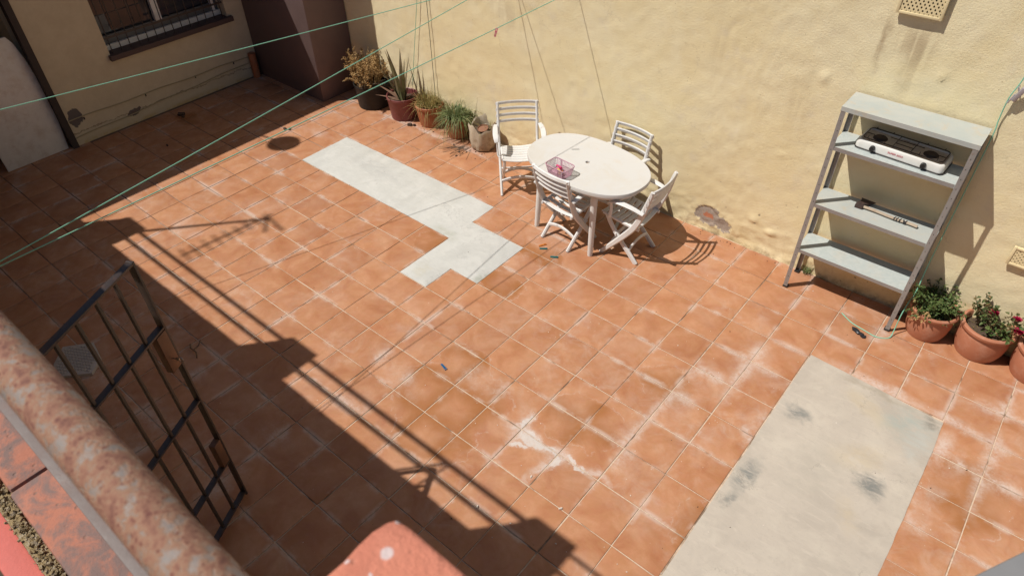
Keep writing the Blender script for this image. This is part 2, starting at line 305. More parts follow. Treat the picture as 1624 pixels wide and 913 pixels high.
    c = N.mix(N.math('MULTIPLY', N.mapr(line, 0.0, 0.03, 1, 0), 0.7), c, (0.18, 0.11, 0.07))
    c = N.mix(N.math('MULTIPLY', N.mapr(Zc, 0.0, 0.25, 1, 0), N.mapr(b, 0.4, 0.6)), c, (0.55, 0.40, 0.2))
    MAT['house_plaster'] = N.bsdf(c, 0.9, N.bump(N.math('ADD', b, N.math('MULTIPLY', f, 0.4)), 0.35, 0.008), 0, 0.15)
make_plaster()

def make_rust():
    N = NT("rusty_pipe_paint"); p = N.pos()
    n1 = N.noise(p, 260, 7, 0.66, 0.1); n2 = N.noise(p, 800, 5, 0.7, 0.2); n3 = N.noise(p, 95, 3, 0.55)
    s = N.math('ADD', N.math('MULTIPLY', n1, 0.45), N.math('MULTIPLY', n3, 0.55))
    c = N.ramp(s, [(0.37, (0.25, 0.215, 0.195)), (0.43, (0.29, 0.215, 0.175)), (0.48, (0.34, 0.19, 0.118)), (0.55, (0.27, 0.125, 0.08)), (0.65, (0.15, 0.055, 0.042))])
    vd, vc = N.voronoi(N.vmath('ADD', p, N.vmath('MULTIPLY', N.noise(p, 300, 2, 0.5, color=True), (0.003, 0.003, 0.003))), 300)
    pit = N.math('MULTIPLY', N.mapr(vd, 0.12, 0.42, 1, 0), N.math('GREATER_THAN', N.sep(vc)[0], 0.45))
    pit = N.math('MULTIPLY', pit, N.mapr(s, 0.42, 0.50))
    c = N.mix(N.math('MULTIPLY', pit, 0.8), c, (0.15, 0.045, 0.035))
    c = N.mix(N.mapr(n2, 0.52, 0.72, 0, 0.55), c, (0.38, 0.20, 0.115))
    rust = N.mapr(s, 0.42, 0.52)
    MAT['rust'] = N.bsdf(c, N.mapr(rust, 0, 1, 0.38, 0.78), N.bump(N.math('ADD', N.math('MULTIPLY', n2, 0.6), N.math('MULTIPLY', rust, 0.5)), 0.5, 0.002), 0.0, 0.45)
make_rust()

def make_brick(name, a, b2, dark, sc_, white=None):
    N = NT(name); p = N.pos()
    n1 = N.noise(p, 14 * sc_, 6, 0.65, 0.3); n2 = N.noise(p, 90 * sc_, 5, 0.7)
    r = N.rnd()
    c = N.mix(n1, a, b2)
    c = N.mix(N.mapr(N.noise(p, 9 * sc_, 6, 0.7, 0.6), 0.40, 0.60, 0, 0.9), c, dark)
    c = N.mix(N.mapr(n2, 0.55, 0.8, 0, 0.5), c, tuple(x * 0.6 for x in a))
    vd, vc = N.voronoi(N.mapping(p, loc=(0.0013, 0.0021, 0), rot=(0, 0, 0.7)), 47 * sc_)
    pit = N.math('MULTIPLY', N.mapr(vd, 0.04, 0.30, 1, 0), N.math('GREATER_THAN', N.sep(vc)[0], 0.72))
    c = N.mix(N.math('MULTIPLY', pit, 0.38 if white else 0.6), c, (0.22, 0.15, 0.12))
    if white:
        for (x, y, rr) in white:
            q = N.vmath('ADD', N.mapping(p, scale=(1 / T, 1 / T, 1 / T)), N.vmath('MULTIPLY', N.vmath('SUBTRACT', N.noise(p, 300, 3, 0.6, color=True), (0.5,) * 3), (0.006,) * 3))
            c = N.mix(N.math('MULTIPLY', N.blob(q, x, y, rr, rr, 0, soft=0.6), 0.85), c, (0.72, 0.62, 0.6))
    MAT[name] = N.bsdf(c, 0.85, N.bump(N.math('SUBTRACT', N.math('ADD', n2, n1), pit), 0.6, 0.003), 0, 0.2)
make_brick('coping_brick', (0.40, 0.15, 0.095), (0.50, 0.215, 0.145), (0.20, 0.145, 0.13), 1.4)
SPOTS = [(6.395, -10.805, .0095), (6.374, -10.768, .0045), (6.366, -10.842, .004), (6.40, -10.835, .003)]
make_brick('salmon_brick', (0.64, 0.225, 0.14), (0.70, 0.27, 0.18), (0.57, 0.20, 0.13), 3.0, SPOTS)

simple('rail_grey', (0.185, 0.145, 0.13), 0.6, 0, 0.15, 40, 0.2, 0.4, (0.20, 0.10, 0.07), 0.5, 25)
simple('pink_paint', (0.62, 0.17, 0.14), 0.8, 0, 0.1, 30, 0.3, 0.2, (0.35, 0.12, 0.1), 0.4)
simple('moss_mortar', (0.40, 0.29, 0.15), 0.95, 0, 0.5, 260, 0.9, 0.1, (0.66, 0.58, 0.47), 0.9, 110)
simple('straw', (0.42, 0.33, 0.17), 0.8, 0, 0.3, 40)
simple('soil', (0.10, 0.07, 0.05), 0.95, 0, 0.4, 60, 0.8, 0.1)
simple('white_plastic', (0.76, 0.75, 0.735), 0.42, 0, 0.03, 15, 0.05, 0.45, (0.58, 0.52, 0.43), 0.45, 14)
def make_tabletop():
    N = NT('table_plastic'); p = N.obj()
    a = N.noise(p, 3.5, 6, 0.65, 0.6); f = N.noise(p, 60, 4, 0.7)
    c = N.mix(N.mapr(a, 0.42, 0.7), (0.63, 0.62, 0.605), (0.61, 0.58, 0.535))
    c = N.mix(N.mapr(N.noise(p, 9, 6, 0.7), 0.55, 0.8, 0, 0.35), c, (0.62, 0.52, 0.40))
    c = N.mix(N.mapr(N.noise(N.mapping(p, rot=(0, 0, .4), scale=(6, 90, 1)), 1, 3, .6), .66, .8, 0, .25), c, (0.66, .58, .48))
    vd, vc = N.voronoi(p, 14)
    c = N.mix(N.math('MULTIPLY', N.math('MULTIPLY', N.mapr(vd, 0.03, 0.07, 1, 0), N.math('GREATER_THAN', N.sep(vc)[0], 0.85)), .7), c, (0.35, .28, .2))
    MAT['table_plastic'] = N.bsdf(c, N.mapr(a, 0.3, 0.7, 0.38, 0.6), N.bump(f, 0.06, 0.002), 0, 0.4)
make_tabletop()
def make_zinc():
    N = NT('galvanised_steel'); p = N.obj()
    vd, vc = N.voronoi(p, 45); a = N.noise(p, 5, 5, 0.6)
    c = N.mix(N.sep(vc)[0], (0.46, 0.51, 0.495), (0.53, 0.565, 0.545))
    c = N.mix(N.mapr(a, 0.45, 0.75, 0, 0.7), c, (0.53, 0.50, 0.43))
    MAT['zinc'] = N.bsdf(c, N.mapr(a, 0.3, 0.7, 0.5, 0.68), N.bump(N.noise(p, 120, 3), 0.08, 0.002), 0.05, 0.4)
    N = NT('shelf_post_steel'); p = N.obj(); a = N.noise(p, 12, 5, 0.65)
    c = N.mix(a, (0.27, 0.26, 0.255), (0.41, 0.395, 0.38))
    c = N.mix(N.mapr(N.noise(p, 30, 5, .7), 0.6, 0.75, 0, 0.5), c, (0.26, 0.16, 0.10))
    MAT['post'] = N.bsdf(c, 0.5, None, 0.35, 0.5)
    N = NT('shelf_dusty_steel'); p = N.obj(); a = N.noise(p, 4, 6, 0.65, 0.5); f = N.noise(p, 40, 5, .7)
    c = N.mix(N.mapr(a, 0.35, 0.7), (0.45, 0.485, 0.465), (0.52, 0.525, 0.485))
    c = N.mix(N.mapr(N.noise(p, 7, 6, 0.7, 0.8), 0.5, 0.72, 0, 0.75), c, (0.54, 0.475, 0.365))
    c = N.mix(N.mapr(f, .62, .8, 0, .3), c, (0.33, .27, .2))
    MAT['dusty'] = N.bsdf(c, 0.62, None, 0.1, 0.4)
make_zinc()
simple('stove_enamel', (0.78, 0.77, 0.73), 0.22, 0, 0.03, 10, 0, 0.5, (0.55, 0.45, 0.33), 0.25, 7)
simple('stove_tray', (0.66, 0.59, 0.52), 0.35, 0.3, 0.15, 12, 0.05, 0.5, (0.25, 0.16, 0.11), 0.7, 9)
simple('burner', (0.055, 0.04, 0.035), 0.7, 0.2, 0.4, 60, 0.3)
simple('black_plastic', (0.022, 0.022, 0.022), 0.4, 0, 0.3, 30)
simple('black_wire', (0.045, 0.035, 0.03), 0.45, 0.3, 0.3, 50)
simple('red_print', (0.65, 0.09, 0.13), 0.5)
simple('axe_iron', (0.085, 0.06, 0.055), 0.6, 0.5, 0.4, 50, 0.4, 0.5, (0.14, 0.07, 0.05), 0.6, 20)
simple('bright_edge', (0.42, 0.38, 0.36), 0.4, 0.7, 0.2, 50)
simple('axe_wood', (0.44, 0.35, 0.26), 0.7, 0, 0.2, 30, 0.2, 0.3, (0.3, 0.2, 0.13), 0.5, 14)
simple('black_tape', (0.03, 0.028, 0.03), 0.5)
simple('terracotta_pot', (0.46, 0.185, 0.105), 0.62, 0, 0.08, 18, 0.15, 0.3, (0.56, 0.34, 0.25), 0.65, 9)
simple('old_terracotta', (0.40, 0.135, 0.06), 0.6, 0, 0.12, 18, 0.15, 0.3, (0.52, 0.27, 0.17), 0.5, 8)
simple('maroon_plastic', (0.20, 0.052, 0.05), 0.45, 0, 0.1, 20, 0, 0.4, (0.30, 0.12, 0.11), 0.5, 7)
simple('black_pot', (0.016, 0.015, 0.014), 0.5, 0, 0.2, 20, 0, 0.3, (0.05, 0.04, 0.035), 0.4)
simple('sack_cloth', (0.52, 0.44, 0.33), 0.85, 0, 0.2, 40, 0.7, 0.2, (0.27, 0.19, 0.12), 0.9, 11)
simple('rusty_lid', (0.26, 0.12, 0.07), 0.75, 0, 0.3, 40, 0.3)
simple('pink_plastic', (0.52, 0.30, 0.37), 0.4, 0, 0.06, 20)
simple('mint_rope', (0.24, 0.56, 0.40), 0.5, 0, 0.1, 200, 0.2)
simple('pale_rope', (0.38, 0.42, 0.26), 0.7, 0, 0.2, 200, 0.2)
simple('dark_cord', (0.10, 0.075, 0.05), 0.8)
simple('gate_iron', (0.045, 0.033, 0.029), 0.42, 0.0, 0.25, 40, 0.25, 0.5, (0.10, 0.05, 0.035), 0.6, 15)
simple('lock_iron', (0.15, 0.075, 0.045), 0.5, 0.2, 0.25, 40, 0.2, 0.5, (0.22, 0.10, 0.05), 0.6, 15)
simple('key_metal', (0.4, 0.38, 0.35), 0.3, 0.9)
simple('brown_paint', (0.165, 0.112, 0.105), 0.6, 0, 0.12, 8, 0.15, 0.3, (0.20, 0.13, 0.115), 0.5, 4)
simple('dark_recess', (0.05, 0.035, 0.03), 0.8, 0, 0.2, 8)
simple('sill_paint', (0.085, 0.05, 0.045), 0.6, 0, 0.15, 15, 0.2)
simple('white_frame', (0.82, 0.78, 0.75), 0.4, 0, 0.05, 10)
simple('dark_track', (0.10, 0.11, 0.125), 0.4, 0.2, 0.15, 20)
simple('shutter_wood', (0.14, 0.075, 0.055), 0.6, 0, 0.25, 30, 0.2)
simple('marble', (0.72, 0.665, 0.625), 0.3, 0, 0.10, 9, 0, 0.5, (0.56, 0.465, 0.40), 0.8, 7)
simple('cable', (0.42, 0.33, 0.2), 0.6)
simple('vent_ceramic', (0.78, 0.64, 0.38), 0.85, 0, 0.06, 20, 0.2, 0.2)
simple('vent_dark', (0.02, 0.015, 0.012), 0.9)
simple('drain_iron', (0.50, 0.44, 0.40), 0.6, 0.2, 0.2, 60, 0.3)
simple('blue_plastic', (0.02, 0.13, 0.30), 0.4)
simple('teal_plastic', (0.0, 0.17, 0.19), 0.4)
simple('orange_plastic', (0.75, 0.25, 0.04), 0.4)
simple('hot_pink_plastic', (0.75, 0.10, 0.25), 0.4)
simple('yellow_plastic', (0.72, 0.6, 0.15), 0.4)
simple('crumpled_black', (0.035, 0.035, 0.04), 0.3, 0.2, 0.4, 60, 0.4)
simple('debris', (0.07, 0.045, 0.03), 0.9, 0, 0.4, 90)
simple('white_crumb', (0.7, 0.62, 0.54), 0.9)
simple('antenna_metal', (0.4, 0.4, 0.4), 0.4, 0.6)
simple('roof_tile', (0.36, 0.15, 0.08), 0.8, 0, 0.2, 8)
simple('wire_peg', (0.45, 0.4, 0.42), 0.5, .3)
def leafmat(name, a, b, c2, rough=0.55):
    N = NT(name); r = N.rnd(); g = N.n('ShaderNodeNewGeometry').outputs['Random Per Island']
    c = N.ramp(g, [(0.0, a), (0.5, b), (1.0, c2)])
    c = N.mix(N.mapr(N.noise(N.obj(), 30, 3), 0.4, 0.7, 0, 0.4), c, tuple(x * 0.6 for x in a))
    bs = N.n('ShaderNodeBsdfPrincipled'); N.put(bs.inputs['Base Color'], c); bs.inputs['Roughness'].default_value = rough
    bs.inputs['Specular IOR Level'].default_value = 0.3
    tr = N.n('ShaderNodeBsdfTranslucent'); N.put(tr.inputs['Color'], c)
    mx = N.n('ShaderNodeMixShader'); mx.inputs[0].default_value = 0.25
    N.t.links.new(bs.outputs[0], mx.inputs[1]); N.t.links.new(tr.outputs[0], mx.inputs[2]); N.t.links.new(mx.outputs[0], N.out.inputs['Surface'])
    MAT[name] = N.m
leafmat('dry_leaf', (0.36, 0.22, 0.09), (0.50, 0.32, 0.14), (0.62, 0.43, 0.20), 0.8)
leafmat('dry_grass', (0.32, 0.25, 0.10), (0.46, 0.33, 0.13), (0.24, 0.25, 0.08), 0.7)
leafmat('grass_blade', (0.10, 0.145, 0.05), (0.19, 0.23, 0.085), (0.36, 0.36, 0.18))
leafmat('green_leaf', (0.06, 0.11, 0.03), (0.11, 0.165, 0.045), (0.21, 0.25, 0.085))
leafmat('rose_leaf', (0.06, 0.10, 0.035), (0.11, 0.15, 0.05), (0.26, 0.15, 0.07))
leafmat('petal', (0.42, 0.008, 0.06), (0.52, 0.012, 0.09), (0.34, 0.005, 0.04), 0.6)
leafmat('aloe_leaf', (0.17, 0.22, 0.09), (0.24, 0.25, 0.12), (0.30, 0.21, 0.13))
leafmat('aloe_dry', (0.22, 0.12, 0.075), (0.30, 0.17, 0.11), (0.34, 0.20, 0.14), 0.8)
simple('stem', (0.16, 0.10, 0.06), 0.8)

# ------------------------------------------------------------------ mesh builder
class MB:
    def __init__(s): s.v = []; s.f = []
    def add(s, vs_, fs): o = len(s.v); s.v += [tuple(x) for x in vs_]; s.f += [tuple(i + o for i in f) for f in fs]; return s
    def box(s, c, sz, rot=None, bev=0.0):
        hx, hy, hz = sz[0] / 2, sz[1] / 2, sz[2] / 2; c = Vector(c)
        M = rot if rot is not None else Matrix.Identity(3)
        if bev <= 0:
            vs_ = [c + M @ Vector((x * hx, y * hy, z * hz)) for z in (-1, 1) for y in (-1, 1) for x in (-1, 1)]
            return s.add(vs_, [(0, 2, 3, 1), (4, 5, 7, 6), (0, 1, 5, 4), (2, 6, 7, 3), (0, 4, 6, 2), (1, 3, 7, 5)])
        bm = bmesh.new(); bmesh.ops.create_cube(bm, size=1.0)
        for v in bm.verts: v.co = Vector((v.co.x * sz[0], v.co.y * sz[1], v.co.z * sz[2]))
        bmesh.ops.bevel(bm, geom=bm.edges[:], offset=min(bev, min(sz) * 0.45), segments=2, profile=0.5, affect='EDGES')
        bm.verts.index_update()
        s.add([c + M @ v.co for v in bm.verts], [[v.index for v in f.verts] for f in bm.faces]); bm.free(); return s
    def bar(s, a, b, w, h, up=(0, 0, 1), bev=0.0):
        a = Vector(a); b = Vector(b); d = (b - a); L = d.length; d.normalize(); u = Vector(up)
        x = d.cross(u)
        if x.length < 1e-4: x = d.cross(Vector((1, 0, 0)))
        x.normalize(); z = x.cross(d)
        M = Matrix((x, d, z)).transposed()
        return s.box((a + b) / 2, (w, L, h), M, bev)
    def tube(s, pts, r, n=8, cap=True, flat=None):
        pts = [Vector(p) for p in pts]; rs = r if isinstance(r, (list, tuple)) else [r] * len(pts)
        rings = []; prev = None
        for i, p in enumerate(pts):
            d = (pts[min(i + 1, len(pts) - 1)] - pts[max(i - 1, 0)]).normalized()
            if prev is None:
                x = d.cross(Vector((0, 0, 1)))
                if x.length < 1e-3: x = d.cross(Vector((1, 0, 0)))
            else: x = prev - d * prev.dot(d)
            x.normalize(); prev = x; y = d.cross(x)
            fy = flat if flat else 1.0
            rings.append([p + (x * math.cos(2 * math.pi * k / n) + y * math.sin(2 * math.pi * k / n) * fy) * rs[i] for k in range(n)])
        vs_ = [v for rg in rings for v in rg]; fs = []
        for i in range(len(pts) - 1):
            for k in range(n):
                a = i * n + k; b = i * n + (k + 1) % n; fs.append((a, b, b + n, a + n))
        if cap:
            fs.append(tuple(range(n - 1, -1, -1))); fs.append(tuple((len(pts) - 1) * n + k for k in range(n)))
        return s.add(vs_, fs)
    def ribbon(s, pts, w, h, wdir, bev=0.25):
        """swept rectangular section (rounded) along pts; wdir = width axis"""
        pts = [Vector(p) for p in pts]; wd = Vector(wdir).normalized(); rings = []
        ws = w if isinstance(w, (list, tuple)) else [w] * len(pts)
        for i, p in enumerate(pts):
            d = (pts[min(i + 1, len(pts) - 1)] - pts[max(i - 1, 0)]).normalized()
            x = (wd - d * wd.dot(d)).normalized(); y = d.cross(x)
            a = ws[i] / 2; b = h / 2; c = bev * min(a, b) * 2
            sec = [(-a + c, -b), (a - c, -b), (a, -b + c), (a, b - c), (a - c, b), (-a + c, b), (-a, b - c), (-a, -b + c)]
            rings.append([p + x * u + y * v for u, v in sec])
        n = 8; vs_ = [v for rg in rings for v in rg]; fs = []
        for i in range(len(pts) - 1):
            for k in range(n):
                a = i * n + k; b = i * n + (k + 1) % n; fs.append((a, b, b + n, a + n))
        fs.append(tuple(range(n - 1, -1, -1))); fs.append(tuple((len(pts) - 1) * n + k for k in range(n)))
        return s.add(vs_, fs)
    def lathe(s, prof, n=40, c=(0, 0, 0), wob=0.0, seed=0, close=False):
        c = Vector(c); rr = random.Random(seed); ph = [rr.uniform(0, 6.28) for _ in range(4)]
        vs_ = []
        for (r, z) in prof:
            for k in range(n):
                a = 2 * math.pi * k / n
                q = 1 + wob * (math.sin(2 * a + ph[0]) + 0.6 * math.sin(3 * a + ph[1] + z * 20) + 0.4 * math.sin(5 * a + ph[2] - z * 30))
                vs_.append(c + Vector((r * q * math.cos(a), r * q * math.sin(a), z)))
        fs = []
        for i in range(len(prof) - 1):
            for k in range(n):
                a = i * n + k; b = i * n + (k + 1) % n; fs.append((a, b, b + n, a + n))
        if prof[0][0] > 1e-5: fs.append(tuple(range(n - 1, -1, -1)))
        if prof[-1][0] > 1e-5: fs.append(tuple((len(prof) - 1) * n + k for k in range(n)))
        return s.add(vs_, fs)
    def prism(s, poly, z0, z1, bev=0.0):
        bm = bmesh.new(); vs_ = [bm.verts.new((x, y, z1)) for x, y in poly]; f = bm.faces.new(vs_)
        bmesh.ops.recalc_face_normals(bm, faces=[f])
        if f.normal.z < 0: f.normal_flip()
        r = bmesh.ops.extrude_face_region(bm, geom=[f])
        low = [g for g in r['geom'] if isinstance(g, bmesh.types.BMVert)]
        # extruded copy becomes the new top; drop the original
        for v in bm.verts:
            if v not in low: v.co.z = z0
        top = [g for g in r['geom'] if isinstance(g, bmesh.types.BMFace)]
        if bev > 0:
            ed = [e for t_ in top for e in t_.edges]
            bmesh.ops.bevel(bm, geom=ed, offset=bev, segments=2, profile=0.5, affect='EDGES')
        bmesh.ops.recalc_face_normals(bm, faces=bm.faces[:])
        bmesh.ops.triangulate(bm, faces=[f for f in bm.faces if len(f.verts) > 4])
        bm.verts.index_update()
        s.add([v.co for v in bm.verts], [[v.index for v in f.verts] for f in bm.faces]); bm.free(); return s
    def xf(s, M):
        s.v = [tuple(M @ Vector(v)) for v in s.v]; return s
    def mesh(s, name, smooth=True):
        me = bpy.data.meshes.new(name); me.from_pydata(s.v, [], s.f); me.validate()
        if smooth and len(me.polygons):
            me.polygons.foreach_set('use_smooth', [True] * len(me.polygons)); me.set_sharp_from_angle(angle=math.radians(38))
        me.update(); return me

def tt(x, y, z=0.0): return Vector((x * T, y * T, z * T))
def link(name, data, parent=None):
    o = bpy.data.objects.new(name, data); COL.objects.link(o)
    if parent is not None: o.parent = parent
    return o
def part(name, mb, mat, parent=None, label=None, kind=None, smooth=True):
    me = mb.mesh(name, smooth); me.materials.append(MAT[mat] if isinstance(mat, str) else mat)
    o = link(name, me, parent)
    if label: o['label'] = label
    if kind: o['kind'] = kind
    return o
def tag(o, label=None, cat=None, group=None, kind=None):
    if label: o['label'] = label
    if cat: o['category'] = cat
    if group: o['group'] = group
    if kind: o['kind'] = kind
    return o
def thing(name, label, cat, loc=(0, 0, 0), rz=0.0, group=None):
    o = link(name, None); o.location = loc; o.rotation_euler = (0, 0, rz); o.empty_display_size = 0.05
    return tag(o, label, cat, group)
def single(name, mb, mat, label, cat, loc=(0, 0, 0), rz=0.0, group=None, smooth=True):
    o = part(name, mb, mat, None, smooth=smooth); o.location = loc; o.rotation_euler = (0, 0, rz)
    return tag(o, label, cat, group)
def copy_tree(o, parent=None):
    c = o.copy(); COL.objects.link(c)
    if parent is not None: c.parent = parent
    for ch in list(o.children): copy_tree(ch, c)
    return c
def spline(pts, n=8):
    pts = [Vector(p) for p in pts]; out = []
    for i in range(len(pts) - 1):
        p0 = pts[max(i - 1, 0)]; p1 = pts[i]; p2 = pts[i + 1]; p3 = pts[min(i + 2, len(pts) - 1)]
        for k in range(n):
            t = k / n; t2 = t * t; t3 = t2 * t
            out.append(0.5 * ((2 * p1) + (-p0 + p2) * t + (2 * p0 - 5 * p1 + 4 * p2 - p3) * t2 + (-p0 + 3 * p1 - 3 * p2 + p3) * t3))
    out.append(pts[-1]); return out
# ------------------------------------------------------------------ projection used only to rank the floor tiles by size in view
CP = Vector(CAM_POS)
def pix(x, y, z=0.0):
    d = Vector((x, y, z)) - CP; w = FWD.dot(d)
    return (812 + FPX * RIGHT.dot(d) / w, 456.5 + FPX * DOWN.dot(d) / w)

# ------------------------------------------------------------------ floor
fl = MB(); fl.box(tt(-2.0, -3.5, -0.2), (44 * T, 17.2 * T, 0.4 * T - 0.008))
fl.v = [(x, y, z - 0.001) for x, y, z in fl.v]
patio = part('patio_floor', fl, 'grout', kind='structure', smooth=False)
patio['label'] = 'terracotta tiled patio floor with pale cement joints'
def tile_mesh(seed):
    r = random.Random(seed); h = T / 2 - 0.0037; mb = MB(); b = 0.004
    z1 = 0.0; pts = []
    def ring(inset, z, jit):
        out = []
        for sx, sy in ((-1, -1), (0, -1), (1, -1), (1, 0), (1, 1), (0, 1), (-1, 1), (-1, 0)):
            out.append((sx * (h - inset) + r.uniform(-jit, jit), sy * (h - inset) + r.uniform(-jit, jit), z))
        return out
    A = ring(0, -0.0085, .0006); B = [(x, y, -0.0025) for x, y, z in A]; Cc = ring(0.0016, -0.0006, .0004); D = ring(0.005, 0.0, 0)
    vs_ = A + B + Cc + D; fs = []
    for L in range(3):
        for k in range(8): fs.append((L * 8 + k, L * 8 + (k + 1) % 8, (L + 1) * 8 + (k + 1) % 8, (L + 1) * 8 + k))
    vs_.append((0, 0, 0.0004)); fs += [(24 + k, 24 + (k + 1) % 8, 32) for k in range(8)]
    return mb.add(vs_, fs)
variants = [tile_mesh(k) for k in range(6)]
vmesh = []
for v in variants:
    me = v.mesh('tile'); me.materials.append(MAT['tile']); vmesh.append(me)
def in_patch(i, j):
    x, y = i + .5, j + .5
    if -12 < x < -5 and 0 < y < 2: return True
    if -5 < x < -3 and -1 < y < 1: return True
    if -5 < x < -4 and -2 < y < -1: return True
    if 5 < x < 8 and y < 2: return True
    return False
cells = []
for i in range(-22, 18):
    for j in range(-12, 5):
        if in_patch(i, j): continue
        if i < -19 and j > -5: continue
        x, y = i + .5, j + .5
        cs = [pix(i + a, j + b) for a, b in ((0, 0), (1, 0), (1, 1), (0, 1))]
        px, py = pix(x, y)
        ar = 0.5 * abs(sum(cs[k][0] * cs[(k + 1) % 4][1] - cs[(k + 1) % 4][0] * cs[k][1] for k in range(4)))
        vis = -30 < px < 1654 and -20 < py < 933 and not (py > 530 + px * 1.0 and px < 420) and not (520 < px < 720 and py > 860)
        cells.append((ar if vis else 0.0, i, j))
cells.sort(reverse=True)
rest = MB()
for n, (ar, i, j) in enumerate(cells):
    r = random.Random(i * 131 + j * 17); rz = (math.pi / 2) * r.randrange(4) + r.uniform(-.004, .004)
    loc = tt(i + .5 + r.uniform(-.006, .006), j + .5 + r.uniform(-.006, .006), 0) + Vector((0, 0, r.uniform(-.0010, .0006)))
    e = Euler((r.uniform(-.003, .003), r.uniform(-.003, .003), rz))
    if n < 298 and ar > 0:
        o = link('tile', vmesh[r.randrange(6)], patio); o.location = loc; o.rotation_euler = e
    else:
        M = Matrix.Translation(loc) @ e.to_matrix().to_4x4(); v = variants[r.randrange(6)]
        rest.add([M @ Vector(q) for q in v.v], v.f)
part('tile_field', rest, 'tile', patio, kind='stuff')

def ragged(poly, amp, step, seed):
    r = random.Random(seed); out = []
    for k in range(len(poly)):
        a = Vector(poly[k]); b = Vector(poly[(k + 1) % len(poly)]); L = (b - a).length; n = max(2, int(L / step)); d = (b - a) / L; nn = Vector((-d.y, d.x))
        w = 0.0
        for q in range(n):
            t = q / n; w = w * 0.6 + r.uniform(-amp, amp)
            p = a + d * (L * t) + (nn * w if q else Vector((0, 0)))
            out.append((p.x * T, p.y * T))
    return out
mb = MB(); mb.prism(ragged([(-12.0, 0.02), (-4.98, -0.02), (-4.98, -1.99), (-3.98, -1.99), (-3.98, -1.0), (-2.99, -1.02), (-2.99, 0.98), (-4.98, 0.98), (-4.98, 1.99), (-12.0, 1.99)], 0.006, 0.09, 3), -0.012, 0.0022, 0.0012)
o = part('cement_patch', mb, 'fresh_cement', kind='structure'); o['label'] = 'white fresh cement patch stepped across the terracotta tiles'
mb = MB(); mb.prism(ragged([(5.02, -12), (8.06, -12), (8.05, 0.9), (8.02, 1.93), (6.6, 2.02), (5.02, 2.09)], 0.006, 0.1, 5), -0.012, 0.0028, 0.0012)
o = part('concrete_slab', mb, 'slab_cement', kind='structure'); o['label'] = 'beige cement slab with grey stains at the lower right'

# ------------------------------------------------------------------ back wall: one lumpy sheet of plaster with thickness
def vnoise(x, y, seed):
    rs = np.random.RandomState(seed); g = rs.rand(256, 256)
    xi = np.floor(x).astype(int); yi = np.floor(y).astype(int); fx = x - xi; fy = y - yi
    fx = fx * fx * (3 - 2 * fx); fy = fy * fy * (3 - 2 * fy)
    a = g[xi % 256, yi % 256]; b = g[(xi + 1) % 256, yi % 256]; c = g[xi % 256, (yi + 1) % 256]; d = g[(xi + 1) % 256, (yi + 1) % 256]
    return a * (1 - fx) * (1 - fy) + b * fx * (1 - fy) + c * (1 - fx) * fy + d * fx * fy - 0.5
xs = np.unique(np.round(np.concatenate([np.arange(-24, -13.5, .5), np.arange(-13.5, 11.0, .09), np.arange(11.0, 20.1, .5), np.arange(0.05, 1.75, .028)]), 4))
zs = np.unique(np.round(np.concatenate([np.arange(-0.1, 0.9, .03), np.arange(0.9, 7.6, .085), np.arange(7.6, 12.01, .4)]), 4))
XX, ZZ = np.meshgrid(xs, zs, indexing='ij')
D = 0.03 * vnoise(XX * .35, ZZ * .35, 1) + 0.012 * vnoise(XX * 1.3, ZZ * 1.3, 2) + 0.013 * vnoise(XX * 3.7 + 3, ZZ * 3.7, 3) + 0.010 * vnoise(XX * 8, ZZ * 8, 4)
low = np.clip(1 - ZZ / 2.5, 0, 1); D += low * (0.022 * vnoise(XX * 3.1, ZZ * 6.0, 5) + .02 * vnoise(XX * 8, ZZ * 8, 8))
q1 = ((XX - .62) / .36) ** 2 + ((ZZ - .50) / .27) ** 2; q2 = ((XX - 1.12) / .30) ** 2 + ((ZZ - .36) / .18) ** 2
q = np.minimum(q1, q2) + 0.5 * vnoise(XX * 6, ZZ * 6, 6)
D -= 0.022 * np.clip((1.15 - q) / .25, 0, 1)                                           # the plaster has come away here
for (cx, cz, rx, rz_, h) in [(2.67, 5.28, .07, .14, .05), (2.2, 3.1, .1, .07, .03), (1.95, .95, .12, .1, .04), (2.5, .75, .14, .1, .05), (4.95, 5.95, .05, .06, .05), (-1.5, 1.7, .08, .05, .03)]:
    D += h * np.clip(1.4 - np.sqrt(((XX - cx) / rx) ** 2 + ((ZZ - cz) / rz_) ** 2), 0, 1)
D += 0.05 * np.clip(1 - ZZ / .22, 0, 1) * np.clip(.5 + 2.5 * vnoise(XX * 1.3, ZZ * 0 + 1, 9), 0, 1)   # cement fillet along the foot
YY = 5.03 - D
nx, nz = XX.shape
V_ = np.stack([XX, YY, ZZ], -1).reshape(-1, 3) * T
idx = np.arange(nx * nz).reshape(nx, nz)
F_ = np.stack([idx[:-1, :-1], idx[1:, :-1], idx[1:, 1:], idx[:-1, 1:]], -1).reshape(-1, 4)
wm = MB(); wm.v = [tuple(v) for v in V_.tolist()]; wm.f = [tuple(f) for f in F_.tolist()]
wall = thing('garden_wall', 'long yellow plastered patio wall with a broken patch near its foot', 'wall', tt(-2, 5, 0))
wm.v = [(x + 2 * T, y - 5 * T, z) for x, y, z in wm.v]
pl = part('plaster', wm, 'plaster', wall)
for p_ in pl.data.polygons: pass
core = MB(); core.box((0, 0.62 * T, 5.95 * T), (44 * T, 0.9 * T, 12.1 * T)); part('wall_core', core, 'plaster', wall, smooth=False)

